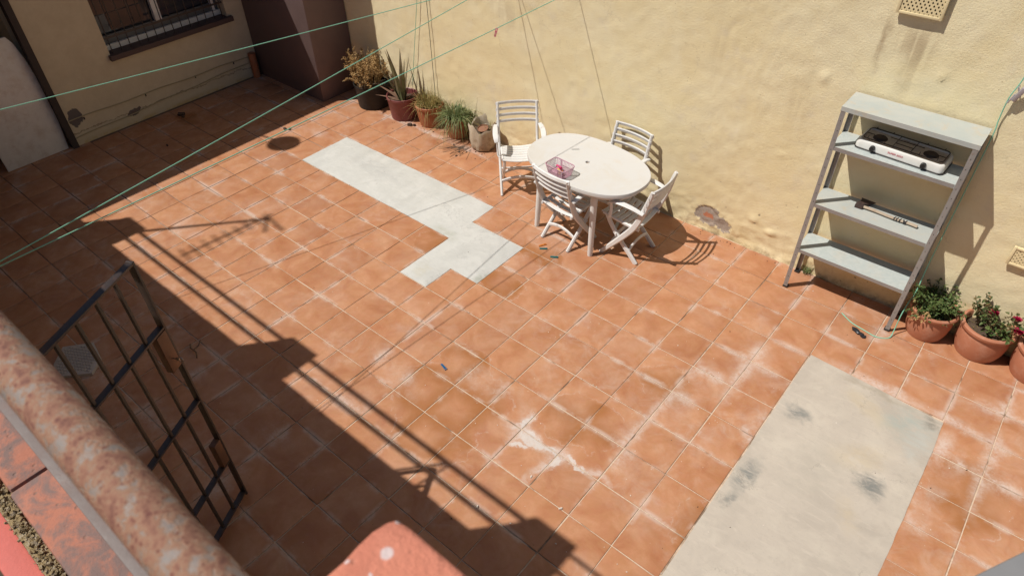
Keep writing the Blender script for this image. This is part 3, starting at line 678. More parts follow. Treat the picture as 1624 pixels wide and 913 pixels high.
def vent(cx, cz, w, h, nxh, nzh):
    """pierced ceramic vent: a rim and a diagonal lattice with dark holes between"""
    o = Vector((cx + 2, -.06, cz)) * T
    mb = MB(); r = .055 * T
    for sx in (-1, 1): mb.box(o + Vector((sx * (w / 2 * T - r / 2), 0, 0)), (r, .07 * T, h * T), bev=.003)
    for sz in (-1, 1): mb.box(o + Vector((0, 0, sz * (h / 2 * T - r / 2))), (w * T - 2 * r - .0006, .066 * T, r), bev=.003)
    W = w * T - 2 * r; H = h * T - 2 * r; p = W / nxh
    vg = part('vent', mb, 'vent_ceramic', wall)
    lat = MB(); s_ = H / W * nxh / nzh
    # two families of slanting ribs clipped to the opening
    for sgn in (-1, 1):
        slope = sgn * (H / nzh) / (W / nxh)
        k = -nzh - 1
        for k in range(-nzh - 1, nxh + nzh + 2):
            x0 = -W / 2 + k * p; pts = []
            # line z = -H/2 + slope*(x-x0) or mirrored
            za = -H / 2 if sgn > 0 else H / 2
            xa, xb = -W / 2, W / 2
            zA = za + slope * (xa - x0); zB = za + slope * (xb - x0)
            def clip(xa, zA, xb, zB):
                t0, t1 = 0.0, 1.0; dx, dz = xb - xa, zB - zA
                for pp, qq in ((-dz, zA + H / 2), (dz, H / 2 - zA)):
                    if abs(pp) < 1e-9:
                        if qq < 0: return None
                    else:
                        t = qq / pp
                        if pp < 0: t0 = max(t0, t)
                        else: t1 = min(t1, t)
                return None if t0 >= t1 else (xa + dx * t0, zA + dz * t0, xa + dx * t1, zA + dz * t1)
            c = clip(xa, zA, xb, zB)
            if c and math.hypot(c[2] - c[0], c[3] - c[1]) > .006:
                lat.bar(o + Vector((c[0], .004 * sgn * .2, c[1])), o + Vector((c[2], .004 * sgn * .2, c[3])), .012, .009 if T else 0, up=(0, 1, 0))
    part('lattice', lat, 'vent_ceramic', vg)
    bk = MB(); bk.box(o + Vector((0, .045 * T, 0)), (W, .02 * T, H)); part('dark_opening', bk, 'vent_dark', vg, smooth=False)
vent(4.12, 7.38, .88, .72, 9, 5)
vent(8.05, 2.62, .86, .46, 8, 4)

# ------------------------------------------------------------------ house on the left
house = thing('house', 'shaded yellow house wall with a barred window and brown sill', 'house', tt(-19.1, 0, 0))
def hp(name, mb, mat, parent=None, **k):
    mb.v = [(x + 19.1 * T, y, z) for x, y, z in mb.v] if parent is None or parent is house else mb.v
    return part(name, mb, mat, parent or house, **k)
H_ = 11.05
w = MB()
def hb(x0, x1, y0, y1, z0, z1): w.box(tt((x0 + x1) / 2, (y0 + y1) / 2, (z0 + z1) / 2), ((x1 - x0) * T, (y1 - y0) * T, (z1 - z0) * T))
hb(-19.9, -19.1, -4.4, -2.18, 0, H_ - .3); hb(-19.9, -19.1, 2.5, 5.0, 0, H_ - .3)
hb(-19.9, -19.1, -2.18, 2.5, 0, 2.58); hb(-19.9, -19.1, -2.18, 2.5, 6.3, H_ - .3); hb(-19.9, -19.1, -12, -4.4, 7.5, H_ - .3)
hb(-21.2, -19.9, -4.6, -4.4, 0, 7.5)
wallp = hp('wall', w, 'house_plaster', smooth=False)
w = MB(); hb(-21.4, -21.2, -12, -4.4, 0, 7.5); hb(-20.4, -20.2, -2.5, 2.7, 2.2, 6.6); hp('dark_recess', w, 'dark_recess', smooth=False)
w = MB(); hb(-25, -19.1, -12.2, 5.1, H_ - .3, H_); hp('roof', w, 'roof_tile', smooth=False)
w = MB(); hb(-19.1, -17.9, -12.2, 3.2, 8.0, 8.16); hp('sky_blocker', w, 'house_plaster', smooth=False)  # unseen slab added to keep sky light out of the left corner
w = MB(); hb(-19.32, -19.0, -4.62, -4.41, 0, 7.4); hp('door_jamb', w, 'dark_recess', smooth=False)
# window
w = MB(); hb(-19.55, -18.93, -2.25, 2.66, 2.42, 2.595); sill = hp('window_sill', w, 'sill_paint', smooth=False)
w = MB()
hb(-19.62, -19.52, -2.18, 2.5, 2.60, 2.78); hp('white_ledge', w, 'white_frame', smooth=False)
w = MB(); hb(-19.75, -19.64, -2.18, 2.5, 2.78, 3.06); hb(-19.75, -19.66, -2.18, -2.06, 3.06, 6.3); hb(-19.75, -19.66, 2.38, 2.5, 3.06, 6.3); hb(-19.75, -19.66, -2.06, 2.38, 6.15, 6.3)
wf = hp('window_frame', w, 'dark_track', smooth=False)
w = MB(); hb(-19.73, -19.55, -.02, .22, 3.062, 6.14); hp('mullion', w, 'white_frame', smooth=False)
w = MB(); hb(-19.70, -19.6, 2.22, 2.36, 2.785, 6.14); hp('white_stile', w, 'white_frame', smooth=False)
gl = NT('window_glass'); MAT['glass'] = gl.bsdf((0.05, 0.05, 0.06), 0.08, None, 0, 0.5)
for (a, b) in ((-2.05, -.03), (.23, 2.2)):
    w = MB(); hb(-19.80, -19.785, a, b, 3.07, 6.14); hp('pane', w, 'glass', smooth=False)
k = 0
for a in np.arange(-2.02, -.3, .43):                                   # brown shutter panels seen behind the bars on the left half
    for z in np.arange(3.12, 6.0, .62):
        w = MB(); hb(-19.78, -19.755, a + .02, a + .40, z + .02, z + .59); hp('shutter_panel', w, 'shutter_wood' if not (k in (0,)) else 'dark_track', smooth=False); k += 1
for y in np.linspace(-2.02, 2.38, 14):
    mb = MB(); mb.tube([tt(-19.22, y, 2.58), tt(-19.22, y, 6.3)], .0065, 6); hp('bar', mb, 'gate_iron')
for z in (3.12, 4.6, 6.0):
    mb = MB(); mb.box(tt(-19.22, .16, z), (.007, 4.68 * T, .022)); hp('cross_bar', mb, 'gate_iron', smooth=False)
# cables clipped low along the wall
for (y0, z0, y1, z1) in ((-4.4, .95, 2.9, .86), (-4.4, .30, 2.9, .62)):
    pts = [tt(-19.07, y0 + (y1 - y0) * t, z0 + (z1 - z0) * t + .02 * math.sin(t * 17)) for t in np.linspace(0, 1, 24)]
    mb = MB(); mb.tube(pts, .006, 6); hp('cable', mb, 'cable')
for (y, z) in ((-3.85, .86), (-1.55, .86), (.5, .84), (2.2, .82)):
    mb = MB(); mb.box(tt(-19.085, y, z), (.012, .012, .03)); hp('cable_clip', mb, 'black_plastic', smooth=False)

# brown painted block in the corner
mb = MB(); mb.box(tt(-16.97, 4.12, 5.5), (4.2 * T, 1.76 * T, 11 * T), bev=.006)
single('corner_block', mb, 'brown_paint', 'dark brown painted block filling the corner beside the window', 'wall block', smooth=True)
mb = MB(); mb.tube([tt(-18.95, 3.0, 0), tt(-18.95, 3.0, 1.0)], .05, 10)
single('drain_pipe', mb, 'old_terracotta', 'short reddish pipe stub at the left foot of the brown block', 'pipe')

# marble slab leaning in the dark doorway
pts = [(-6.73, 0), (-4.71, 0), (-4.60, 1.2), (-4.58, 2.2), (-4.66, 3.2), (-4.78, 3.8), (-4.9, 4.02), (-6.73, 4.02)]
mb = MB(); mb.prism([(y * T, z * T) for y, z in pts], -.012, .012, .002)
M = Matrix(((0, 0, 1, 0), (1, 0, 0, 0), (0, 1, 0, 0), (0, 0, 0, 1)))
mb.xf(M); mb.xf(Matrix.Translation(tt(-19.24, 0, 0.005)) @ Matrix.Rotation(math.radians(-1.5), 4, 'Y'))
single('marble_slab', mb, 'marble', 'tall pale marble slab with a rounded corner leaning by the dark doorway', 'marble slab')

# ------------------------------------------------------------------ parapet, pillars and rails in front of the camera
par = thing('parapet_wall', 'low terrace wall capped with weathered red brick tiles below the rusty rail', 'wall', tt(2, -10.9, 0))
def pp(name, mb, mat, parent=par, **k):
    mb.v = [(x - 2 * T, y + 10.9 * T, z) for x, y, z in mb.v]; return part(name, mb, mat, parent, **k)
mb = MB(); mb.box(tt(-2, -10.955, 4.3), (40 * T, .50 * T, 8.6 * T)); pp('wall_body', mb, 'house_plaster', smooth=False)
CT = 9.05
x = 3.45 - 1.05 * 22
bks = MB(); bks.box((0, 0, -.14 * T), (1.035 * T, .54 * T, .28 * T), bev=.006)
bme = bks.mesh('coping_brick'); bme.materials.append(MAT['coping_brick'])
n = 0
while x < 12:
    o = link('coping_brick', bme, par); o.location = tt(x + .525 - 2, -.045, CT) + Vector((0, random.uniform(-.003, .003), random.uniform(-.002, .002))); x += 1.05
mb = MB(); mb.box(tt(-2, -10.945, CT - .17), (40 * T, .50 * T, .2 * T)); pp('mortar_bed', mb, 'moss_mortar', smooth=False)
# crumbling mossy mortar along the inner edge, pink painted ledge and dry litter behind it
mb = MB(); rr = random.Random(5)
for k in range(2600):
    x = 2 + rr.uniform(0, 4.4); s_ = rr.uniform(.004, .016)
    mb.box(tt(x, -11.25 + rr.gauss(0, .02), CT - .03 + rr.uniform(-.02, .015)), (s_ * T * 1.4, s_ * T, s_ * T), Euler((rr.uniform(0, 3), rr.uniform(0, 3), rr.uniform(0, 3))).to_matrix())
mb.box(tt(-2, -11.25, CT - .16), (40 * T, .085 * T, .24 * T)); pp('moss', mb, 'moss_mortar', kind='stuff', smooth=False)
mb = MB(); mb.box(tt(-2, -11.36, CT - .68), (40 * T, .135 * T, 1.2 * T), bev=.006); pp('pink_ledge', mb, 'pink_paint')
mb = MB(); mb.box(tt(-2, -14, 3.5), (40 * T, 5.1 * T, 7.4 * T)); o = part('terrace_floor', mb, 'soil', kind='structure', smooth=False)
mb = MB()
for k in range(900):
    x = rr.uniform(2.5, 5.5); y = rr.uniform(-12.2, -11.46); a = rr.uniform(0, 6.3); L = rr.uniform(.08, .25); z = 7.22 + rr.uniform(0, .16)
    mb.tube([tt(x, y, z), tt(x + L * math.cos(a), y + L * math.sin(a), z + rr.uniform(-.03, .06))], rr.uniform(.0008, .002), 3, cap=False)
o = part('dry_straw', mb, 'straw', kind='stuff'); o['label'] = 'dry straw litter behind the pink ledge'

def pillar(x0, label):
    t = thing('brick_pillar', label, 'pillar', tt(x0 + .485, -11.245, 0), group='brick pillars along the parapet')
    mb = MB(); mb.box((0, 0, 5.55 * T), (.9 * T, .9 * T, 11.1 * T)); part('shaft', mb, 'salmon_brick', t, smooth=False)
    bm_ = bmesh.new(); bmesh.ops.create_cube(bm_, size=1)
    bmesh.ops.scale(bm_, vec=(.975 * T, .965 * T, .3 * T), verts=bm_.verts)
    bmesh.ops.bevel(bm_, geom=bm_.edges[:], offset=.0035, segments=3, profile=.5, affect='EDGES')
    bmesh.ops.subdivide_edges(bm_, edges=[e for e in bm_.edges if e.calc_length() > .05], cuts=40, use_grid_fill=True)
    r2 = random.Random(int(x0 * 10))
    chips = [(Vector((-.49 * T, r2.uniform(-.48, .48) * T, .15 * T)), r2.uniform(.003, .008)) for _ in range(9)] + [(Vector((r2.uniform(-.5, .5) * T, .48 * T, .15 * T)), r2.uniform(.002, .004)) for _ in range(7)] + [(Vector((-.49 * T, .48 * T, .15 * T)), .007)]
    for v in bm_.verts:
        for c, rad in chips:
            d = (v.co - c).length
            if d < rad: v.co += (Vector((0, 0, 0)) - c).normalized() * (rad - d) * .55
    bm_.verts.index_update(); mb = MB(); mb.add([v.co + Vector((0, 0, 11.27 * T)) for v in bm_.verts], [[v.index for v in f.verts] for f in bm_.faces]); bm_.free()
    part('cap', mb, 'salmon_brick', t)
pillar(6.36, 'salmon brick pillar cap with a white paint spot at the bottom edge')
pillar(-2.19, 'brick pillar next along the parapet whose shadow falls right of centre')
pillar(-9.95, 'brick pillar whose shadow falls in the middle of the rail shadows')
pillar(-18.17, 'brick pillar farthest left on the parapet with the aerial mast')

def rail(x0, x1, label, brace=None):
    t = thing('railing', label, 'railing', tt((x0 + x1) / 2, -10.95, CT), group='rusty pipe railings along the parapet')
    def at(x, y, z): return tt(x - (x0 + x1) / 2, y + 10.95, z - CT)
    n = 60
    mb = MB(); rr = random.Random(int(x0 * 7)); pts = [at(x0 + (x1 - x0) * k / n, -10.958, 11.35) for k in range(n + 1)]
    mb.tube(pts, .0134 if x0 > -5 else .0195, 28); part('top_pipe', mb, 'rust', t)
    mb = MB(); mb.bar(at(x0, -10.968, 10.5), at(x1, -10.968, 10.5), .031 if x0 > -5 else .038, .008, bev=.001); part('lower_bar', mb, 'rail_grey', t)
    if brace is not None:
        mb = MB(); mb.bar(at(brace, -10.95, CT + .001), at(brace, -10.95, 11.31), .018, .018); part('post', mb, 'rust', t)
        mb = MB(); mb.bar(at(brace + .75, -10.95, CT + .001), at(brace + .06, -10.95, 11.30), .03, .014); part('brace', mb, 'rust', t)
rail(-1.22, 6.355, 'thick rusty pipe handrail crossing the bottom left corner')
rail(-8.98, -2.18, 'rusty railing between the middle pillars seen by its double shadow', -4.35)
rail(-17.2, -9.94, 'rusty railing farthest left seen by its double shadow on the tiles')
# grey bracket arm that pokes into the bottom right corner
d_ = Vector((.48, .88, 0)).normalized(); s_ = Vector((d_.y, -d_.x, 0))
a_ = Vector((7.083, -9.894, 10.8)) - d_ * .83; b_ = Vector((7.083, -9.894, 10.8)) + d_ * 1.2
mb = MB(); mb.bar((a_ + s_ * .15) * T, (b_ + s_ * .15) * T, .30 * T, .03, bev=.003)
single('bracket_arm', mb, 'post', 'blurred grey metal bracket arm in the bottom right corner', 'bracket')

# tv aerial and dish: their shadows lie on the tiles
t = thing('tv_aerial', 'tv aerial on a tall mast seen as a comb shaped shadow', 'aerial', tt(-17.25, -10.98, 11.42))
def mz(x, y, z): return tt(x, y, z)
mb = MB(); mb.tube([mz(0, 0, 0), mz(0, 0, 6.15)], .019, 8); part('mast', mb, 'antenna_metal', t)
mb = MB(); mb.bar(mz(-.05, .3, 5.9), mz(-.35, -2.6, 5.9), .022, .022); part('boom', mb, 'antenna_metal', t)
for k in range(9):
    f = k / 8; y = .1 - 2.6 * f; x = -.07 - .26 * f; L = .22 + .16 * f
    mb = MB(); mb.tube([mz(x - L, y + L * .1, 5.93), mz(x + L, y - L * .1, 5.93)], .010, 5); part('element', mb, 'antenna_metal', t)
for s2 in (-1, 1):
    mb = MB(); mb.bar(mz(0, .1, 5.9 + .05 * s2), mz(.75, .1 - .3, 5.9 + .42 * s2), .03, .012); part('reflector', mb, 'antenna_metal', t)
mb = MB(); mb.lathe([(.02, 0), (.13, .02), (.17, .045), (.168, .05), (.02, .012)], 28)
t = thing('satellite_dish', 'satellite dish on the house roof seen as a round shadow', 'dish', tt(-18.85, -5.45, H_))
mb.xf(Matrix.Translation((.1, 0, .42)) @ Matrix.Rotation(math.radians(35), 4, 'X') @ Matrix.Rotation(math.radians(-25), 4, 'Y')); part('reflector', mb, 'antenna_metal', t)
mb = MB(); mb.tube([(-.25, 0, 0), (-.2, 0, .3), (.08, 0, .42)], .014, 8); part('dish_arm', mb, 'antenna_metal', t)

# ------------------------------------------------------------------ open iron gate
G0 = Vector((-2.30, -8.77, 0)); gd = Vector((.467, -.884, 0)); ga = math.atan2(gd.y, gd.x); GW = 1.98
gate = thing('metal_gate', 'open dark iron gate of upright bars in the shade at lower left', 'gate', G0 * T, ga)
def gp(name, a, b, w, h, mat='gate_iron', up=(0, 0, 1), bev=.001):
    mb = MB(); mb.bar(Vector(a) * T, Vector(b) * T, w, h, up, bev); return part(name, mb, mat, gate)
D4 = .038
gp('stile', (0.0, 0, .06), (0.0, 0, 6.09), D4, .014, up=(1, 0, 0)); gp('stile', (GW, 0, .06), (GW, 0, 6.09), D4, .014, up=(1, 0, 0))
gp('top_rail', (.022, 0, 6.06), (GW - .022, 0, 6.06), D4, .014); gp('bottom_rail', (.022, 0, .16), (GW - .022, 0, .16), D4, .014)
for z in (4.79, 3.02, 1.26): gp('cross_rail', (.022, 0, z), (GW - .022, 0, z), D4, .012)
for k in range(1, 5):
    x = k * GW / 5
    gp('bar', (x, 0, .185), (x, 0, 6.035), .016, .016, up=(1, 0, 0))
gp('lock_box', (.135, 0, 3.98), (.135, 0, 4.755), D4 + .004, .22 * T, 'lock_iron', up=(1, 0, 0), bev=.002)
gp('lock_plate', (.115, 0, 1.29), (.115, 0, 1.92), D4 + .003, .18 * T, 'lock_iron', up=(1, 0, 0), bev=.002)
mb = MB(); mb.tube([(.045, .021, 4.22 * T), (.045, .055, 4.22 * T)], .0035, 6)
ring = [(.045 + .0, .066 + .016 * math.cos(a), 4.22 * T + .016 * math.sin(a)) for a in np.linspace(0, 2 * math.pi, 15)]
mb.tube(ring, .0022, 5); mb.box((.045, .05, 4.22 * T), (.004, .02, .02))
o = single('key', mb, 'key_metal', 'key with a ring left in the iron gate lock', 'key', G0 * T, ga)

# cast iron drain cover lying in the shade
pts = [(-8.44, -9.80), (-8.90, -9.68), (-9.33, -9.27), (-8.88, -8.72), (-8.22, -8.85), (-7.91, -9.22)]
t = thing('drain_cover', 'six sided waffle pattern metal plate lying in the shade under the gate', 'metal plate', tt(-8.6, -9.25, 0))
loc = [((x + 8.6) * T, (y + 9.25) * T) for x, y in pts]
mb = MB(); mb.prism(loc, 0.001, .026, .002); part('plate', mb, 'drain_iron', t)
def inside(x, y):
    c = False
    for i in range(len(loc)):
        (x1, y1), (x2, y2) = loc[i], loc[i - 1]
        if (y1 > y) != (y2 > y) and x < (x2 - x1) * (y - y1) / (y2 - y1) + x1: c = not c
    return c
mb = MB(); ca, sa = math.cos(.5), math.sin(.5)
for i in range(-12, 13):
    for j in range(-12, 13):
        x, y = (i * ca - j * sa) * .028, (i * sa + j * ca) * .028
        if all(inside(x + a * .017, y + b * .017) for a in (-1, 1) for b in (-1, 1)): mb.box((x, y, .0295), (.019, .019, .007), Matrix.Rotation(.5, 3, 'Z'), bev=.003)
part('waffle_relief', mb, 'drain_iron', t, kind='stuff')
# ------------------------------------------------------------------ table
tb = thing('garden_table', 'oval white plastic garden table with a parasol hole by the yellow wall', 'table', tt(-2.25, 2.92, 0), math.radians(-5))
def sup(a, b, n=2.35, k=96):
    out = []
    for q in range(k):
        t_ = 2 * math.pi * q / k; c, s = math.cos(t_), math.sin(t_)
        out.append((a * math.copysign(abs(c) ** (2 / n), c), b * math.copysign(abs(s) ** (2 / n), s)))
    return out
A_, B_ = 1.87 * T, 1.245 * T
def rings(levels, hole=None):
    vs_ = []; fs = []; k = 96
    for (inset, z) in levels:
        vs_ += [(x, y, z) for x, y in sup(A_ - inset, B_ - inset, 2.35, k)]
    for L in range(len(levels) - 1):
        for q in range(k): fs.append((L * k + q, L * k + (q + 1) % k, (L + 1) * k + (q + 1) % k, (L + 1) * k + q))
    return vs_, fs
ZT = .726
lv = [(.022, ZT - .040), (.004, ZT - .040), (.0, ZT - .036), (.0, ZT - .008), (.003, ZT - .002), (.009, ZT), (.016, ZT - .0012), (.024, ZT - .0012)]
vs_, fs = rings(lv)
k = 96; base = (len(lv) - 1) * k; hr = .021; o_ = len(vs_)
for q in range(k): a = 2 * math.pi * q / k; vs_.append((hr * math.cos(a), hr * math.sin(a), ZT - .0012))
for q in range(k): fs.append((base + q, base + (q + 1) % k, o_ + (q + 1) % k, o_ + q))
o2 = len(vs_)
for q in range(k): a = 2 * math.pi * q / k; vs_.append((hr * .92 * math.cos(a), hr * .92 * math.sin(a), ZT - .02))
for q in range(k): fs.append((o_ + q, o_ + (q + 1) % k, o2 + (q + 1) % k, o2 + q))
for q in range(k): fs.append((o2 + (q + 1) % k, o2 + q, q, (q + 1) % k))
mb = MB(); mb.add(vs_, fs); part('tabletop', mb, 'table_plastic', tb)
mb = MB(); mb.add(*rings([(.050, ZT - .085), (.046, ZT - .085), (.046, ZT - .03), (.05, ZT - .03)])); part('apron', mb, 'white_plastic', tb)
for (lx, ly) in ((-1.03, -.93), (1.03, -.93), (-1.03, .93), (1.03, .93)):
    mb = MB(); a = Vector((lx * T * .93, ly * T * .90, ZT - .03)); b = Vector((lx * T, ly * T, 0.0))
    pts = [b, b.lerp(a, .05), b.lerp(a, .6), b.lerp(a, .9), a]
    mb.tube(pts, [.0235, .025, .029, .034, .042], 18); part('leg', mb, 'white_plastic', tb)

# ------------------------------------------------------------------ folding chairs
def arc(n, f): return [f(i / (n - 1)) for i in range(n)]
def make_chair(label):
    t = thing('folding_chair', label, 'chair', group='white plastic folding chairs round the table')
    W = .212
    Yp = [(-.262, .835), (-.238, .74), (-.205, .62), (-.165, .50), (-.115, .395), (-.02, .26), (.09, .12), (.185, 0.0)]      # back stile runs on down into the front leg
    for s in (-1, 1):
        pts = spline([(s * (W - .012), y, z) for y, z in Yp], 4)
        n = len(pts); ws = [.034 + .024 * math.sin(math.pi * min(1, i / n)) for i in range(n)]
        mb = MB(); mb.ribbon(pts, ws, .027, (0, 1, .25), .35); part('side_frame', mb, 'white_plastic', t)
        Rp = [(.165, .412), (.12, .33), (.03, .215), (-.08, .10), (-.155, .02), (-.172, 0.0)]
        pts = spline([(s * (W - .048), y, z) for y, z in Rp], 4)
        mb = MB(); mb.ribbon(pts, .048, .028, (0, 1, .4), .35); part('rear_leg', mb, 'white_plastic', t)
        # armrest and its support
        pts = spline([(s * (W + .016), -.215, .605), (s * (W + .024), -.10, .632), (s * (W + .03), .03, .640), (s * (W + .028), .10, .622), (s * (W + .024), .128, .595)], 5)
        mb = MB(); n = len(pts); mb.ribbon(pts, [.040 + .016 * math.sin(math.pi * i / (n - 1)) for i in range(n)], .018, (1, 0, 0), .4)
        arm = part('armrest', mb, 'white_plastic', t)
        pts = spline([(s * (W + .022), .105, .615), (s * (W + .018), .10, .52), (s * (W + .014), .115, .45), (s * (W - .005), .135, .425)], 5)
        mb = MB(); mb.ribbon(pts, .03, .018, (0, 1, 0), .4); part('arm_support', mb, 'white_plastic', t)
    # back slats, bowed backwards
    for k in range(4):
        z = .820 - k * .058; y0 = -.258 + k * .0185
        pts = arc(13, lambda u: (W * 1.03 * (2 * u - 1), y0 - .034 * (1 - (2 * u - 1) ** 2), z))
        mb = MB(); mb.ribbon(pts, .040, .016, (0, .3, 1), .45); part('back_slat', mb, 'white_plastic', t)
    # seat slats, dished
    for k in range(7):
        y = -.135 + k * .056; z0 = .405 + .035 * (k / 6) ** 1.0
        pts = arc(11, lambda u: ((W - .03) * (2 * u - 1), y, z0 - .022 * (1 - (2 * u - 1) ** 2)))
        mb = MB(); mb.ribbon(pts, .045, .014, (0, 1, .1), .45); part('seat_slat', mb, 'white_plastic', t)
    for s in (-1, 1):
        mb = MB(); pts = spline([(s * (W - .032), -.17, .392), (s * (W - .030), .0, .408), (s * (W - .030), .20, .437)], 5)
        mb.ribbon(pts, .022, .032, (1, 0, 0), .35); part('seat_rail', mb, 'white_plastic', t)
    # arched stretchers and pivot rod
    for (y, z, w_) in ((-.085, .115, W - .055), (.100, .125, W - .020)):
        pts = arc(11, lambda u: (w_ * (2 * u - 1), y, z + .04 * (1 - (2 * u - 1) ** 2)))
        mb = MB(); mb.ribbon(pts, .018, .034, (0, 1, 0), .4); part('stretcher', mb, 'white_plastic', t)
    mb = MB(); mb.tube([(-(W - .02), .055, .255), (W - .02, .055, .255)], .009, 8); part('pivot_rod', mb, 'white_plastic', t)
    return t
ch = make_chair('white folding armchair at the left end of the table beside the beige bag pot')
spots = [(-5.15, 3.46, math.radians(-136), None),
         (-2.02, 4.05, math.radians(176), 'white folding chair tucked between the table and the yellow wall, mostly hidden'),
         (-2.33, 2.20, math.radians(-6), 'white folding chair seen from behind in front of the table by the pink basket'),
         (-0.62, 2.86, math.radians(91), 'white folding chair at the right end of the table, back towards the shelf unit')]
for i, (x, y, rz, lab) in enumerate(spots):
    c = ch if i == 0 else copy_tree(ch)
    c.location = tt(x, y, 0); c.rotation_euler = (0, 0, rz)
    if lab: c['label'] = lab

# ------------------------------------------------------------------ pink basket of pegs on the table
bk = thing('peg_basket', 'small pink plastic basket of clothes pegs on the white table', 'basket', tt(-2.52, 1.98, 0) + Vector((0, 0, ZT)), math.radians(-5))
bw, bd, bh = .118, .078, .085
def rrect(w, d, r, n=5):
    out = []
    for cx, cy, a0 in ((w - r, d - r, 0), (-(w - r), d - r, 90), (-(w - r), -(d - r), 180), (w - r, -(d - r), 270)):
        for k in range(n): a = math.radians(a0 + 90 * k / (n - 1)); out.append((cx + r * math.cos(a), cy + r * math.sin(a)))
    return out
mb = MB(); R0 = rrect(bw, bd, .03); mb.tube([(x, y, bh) for x, y in R0 + R0[:1]], .0048, 6, cap=False); part('rim', mb, 'pink_plastic', bk)
mb = MB(); mb.prism(rrect(bw * .84, bd * .80, .025), 0.0, .003); part('base', mb, 'pink_plastic', bk)
mb = MB()
def at_(f, h):                # f = index round the outline, h = 0 base .. 1 rim
    n = 72; P_ = []
    return None
O1 = [(x, y) for x, y in rrect(bw, bd, .03, 10)]; O0 = [(x, y) for x, y in rrect(bw * .84, bd * .80, .025, 10)]
def resample(o, n):
    o = [Vector(p) for p in o] + [Vector(o[0])]; L = [0]
    for i in range(len(o) - 1): L.append(L[-1] + (o[i + 1] - o[i]).length)
    out = []
    for k in range(n):
        s = L[-1] * k / n; i = max(j for j in range(len(L) - 1) if L[j] <= s + 1e-9); t_ = (s - L[i]) / max(1e-9, L[i + 1] - L[i]); out.append(o[i].lerp(o[i + 1], min(1, t_)))
    return out
N1 = resample(O1, 44); N0 = resample(O0, 44)
for k in range(44):
    a = N0[k]; b = N1[k]; mb.bar((a.x, a.y, .001), (b.x, b.y, bh), .0042 if k % 11 else .012, .002, up=(a.x, a.y, 0))
for h in (.15, .33, .5, .67, .84):
    q = [(N0[k].lerp(N1[k], h).x, N0[k].lerp(N1[k], h).y, bh * h) for k in range(44)]; mb.tube(q + q[:1], .0019, 4, cap=False)
part('mesh_side', mb, 'pink_plastic', bk)
def peg(mb, L=.072, w=.010):
    for s in (-1, 1): mb.bar((-L / 2, s * .004, .005), (L / 2, s * (.0065 if s else 0), .005), .0055, w, bev=.0012)
    mb.tube([(L * .08, -.009, .005), (L * .08, .009, .005)], .004, 6); return mb
rr = random.Random(8)
for k, m_ in enumerate(['hot_pink_plastic', 'orange_plastic', 'yellow_plastic', 'hot_pink_plastic', 'wire_peg', 'hot_pink_plastic', 'yellow_plastic', 'hot_pink_plastic']):
    mb = MB(); peg(mb, .06); o = single('clothes_peg', mb, m_, ['magenta clothes peg at the bottom of the pink basket', 'orange clothes peg in the pink basket', 'yellow clothes peg low in the pink basket', 'magenta clothes peg in the middle of the heap in the pink basket', 'grey clothes peg in the pink basket', 'magenta clothes peg above the grey one in the pink basket', 'yellow clothes peg near the top of the heap in the pink basket', 'magenta clothes peg on top of the heap in the pink basket'][k], 'peg', bk.matrix_basis @ Vector((rr.uniform(-.05, .05), rr.uniform(-.03, .03), .004 + .007 * k)), rr.uniform(0, 6.3), 'pegs in the pink basket')
    o.location = tt(-2.52, 1.98, 0) + Vector((rr.uniform(-.05, .05), rr.uniform(-.03, .03), ZT + .003 + .0055 * k))

# ------------------------------------------------------------------ steel shelf unit
SX0, SX1, SY0, SY1, SH = 3.47, 6.20, 4.05, 4.93, 5.2
su = thing('shelf_unit', 'grey galvanised steel shelf unit standing against the yellow wall', 'shelf unit', tt((SX0 + SX1) / 2, (SY0 + SY1) / 2, 0))
SW = (SX1 - SX0) * T; SD = (SY1 - SY0) * T
for sx in (-1, 1):
    for sy in (-1, 1):
        mb = MB(); x = sx * SW / 2; y = sy * SD / 2; L = .034; th = .0025
        mb.box((x - sx * L / 2, y - sy * th / 2, SH * T / 2), (L, th, SH * T)); mb.box((x - sx * th / 2, y - sy * (L / 2 + th / 2), SH * T / 2), (th, L - th, SH * T))
        po = part('post', mb, 'post', su, smooth=False)
        hl = MB()
        for k in range(22):
            z = .05 + k * (SH * T - .08) / 21
            hl.box((x - sx * L * .55, y + sy * .0003 if False else y - sy * 0 + sy * .0004, z), (.004, .0012, .007)); hl.box((x + sx * .0004, y - sy * L * .55, z + .02), (.0012, .004, .007))
        part('bolt_hole', hl, 'vent_dark', po, kind='stuff', smooth=False)
        ft = MB(); ft.box((x - sx * .018, y - sy * .018, .009), (.043, .043, .018), bev=.003); part('foot_cap', ft, 'black_plastic', po)
def shelf(z, mat):
    w_ = SW - .007; d_ = SD - .007; mb = MB(); lip = .030; th = .0016
    mb.box((0, 0, z - th / 2), (w_, d_, th))
    for s in (-1, 1): mb.box((0, s * (d_ / 2 - th / 2), z - th - lip / 2), (w_, th, lip)); mb.box((s * (w_ / 2 - th / 2), 0, z - th - lip / 2), (th, d_ - 2 * th - .001, lip))
    o = part('shelf', mb, mat, su, smooth=False)
    rim = MB()
    rim.box((0, -(d_ / 2 + .0008), z - .0155), (w_ - .07, .0012, .031)); part('shelf_lip', rim, 'post', o, smooth=False)
for z, m_ in ((1.30, 'zinc'), (2.70, 'dusty'), (4.25, 'zinc')): shelf(z * T, m_)
mb = MB(); z = SH * T; mb.box((0, 0, z + .001), (SW + .006, SD + .006, .002)); mb.box((0, -(SD / 2 + .002), z - .016), (SW + .006, .0014, .032)); mb.box((0, (SD / 2 + .002), z - .016), (SW + .006, .0014, .032))
part('top_shelf', mb, 'dusty', su, smooth=False)
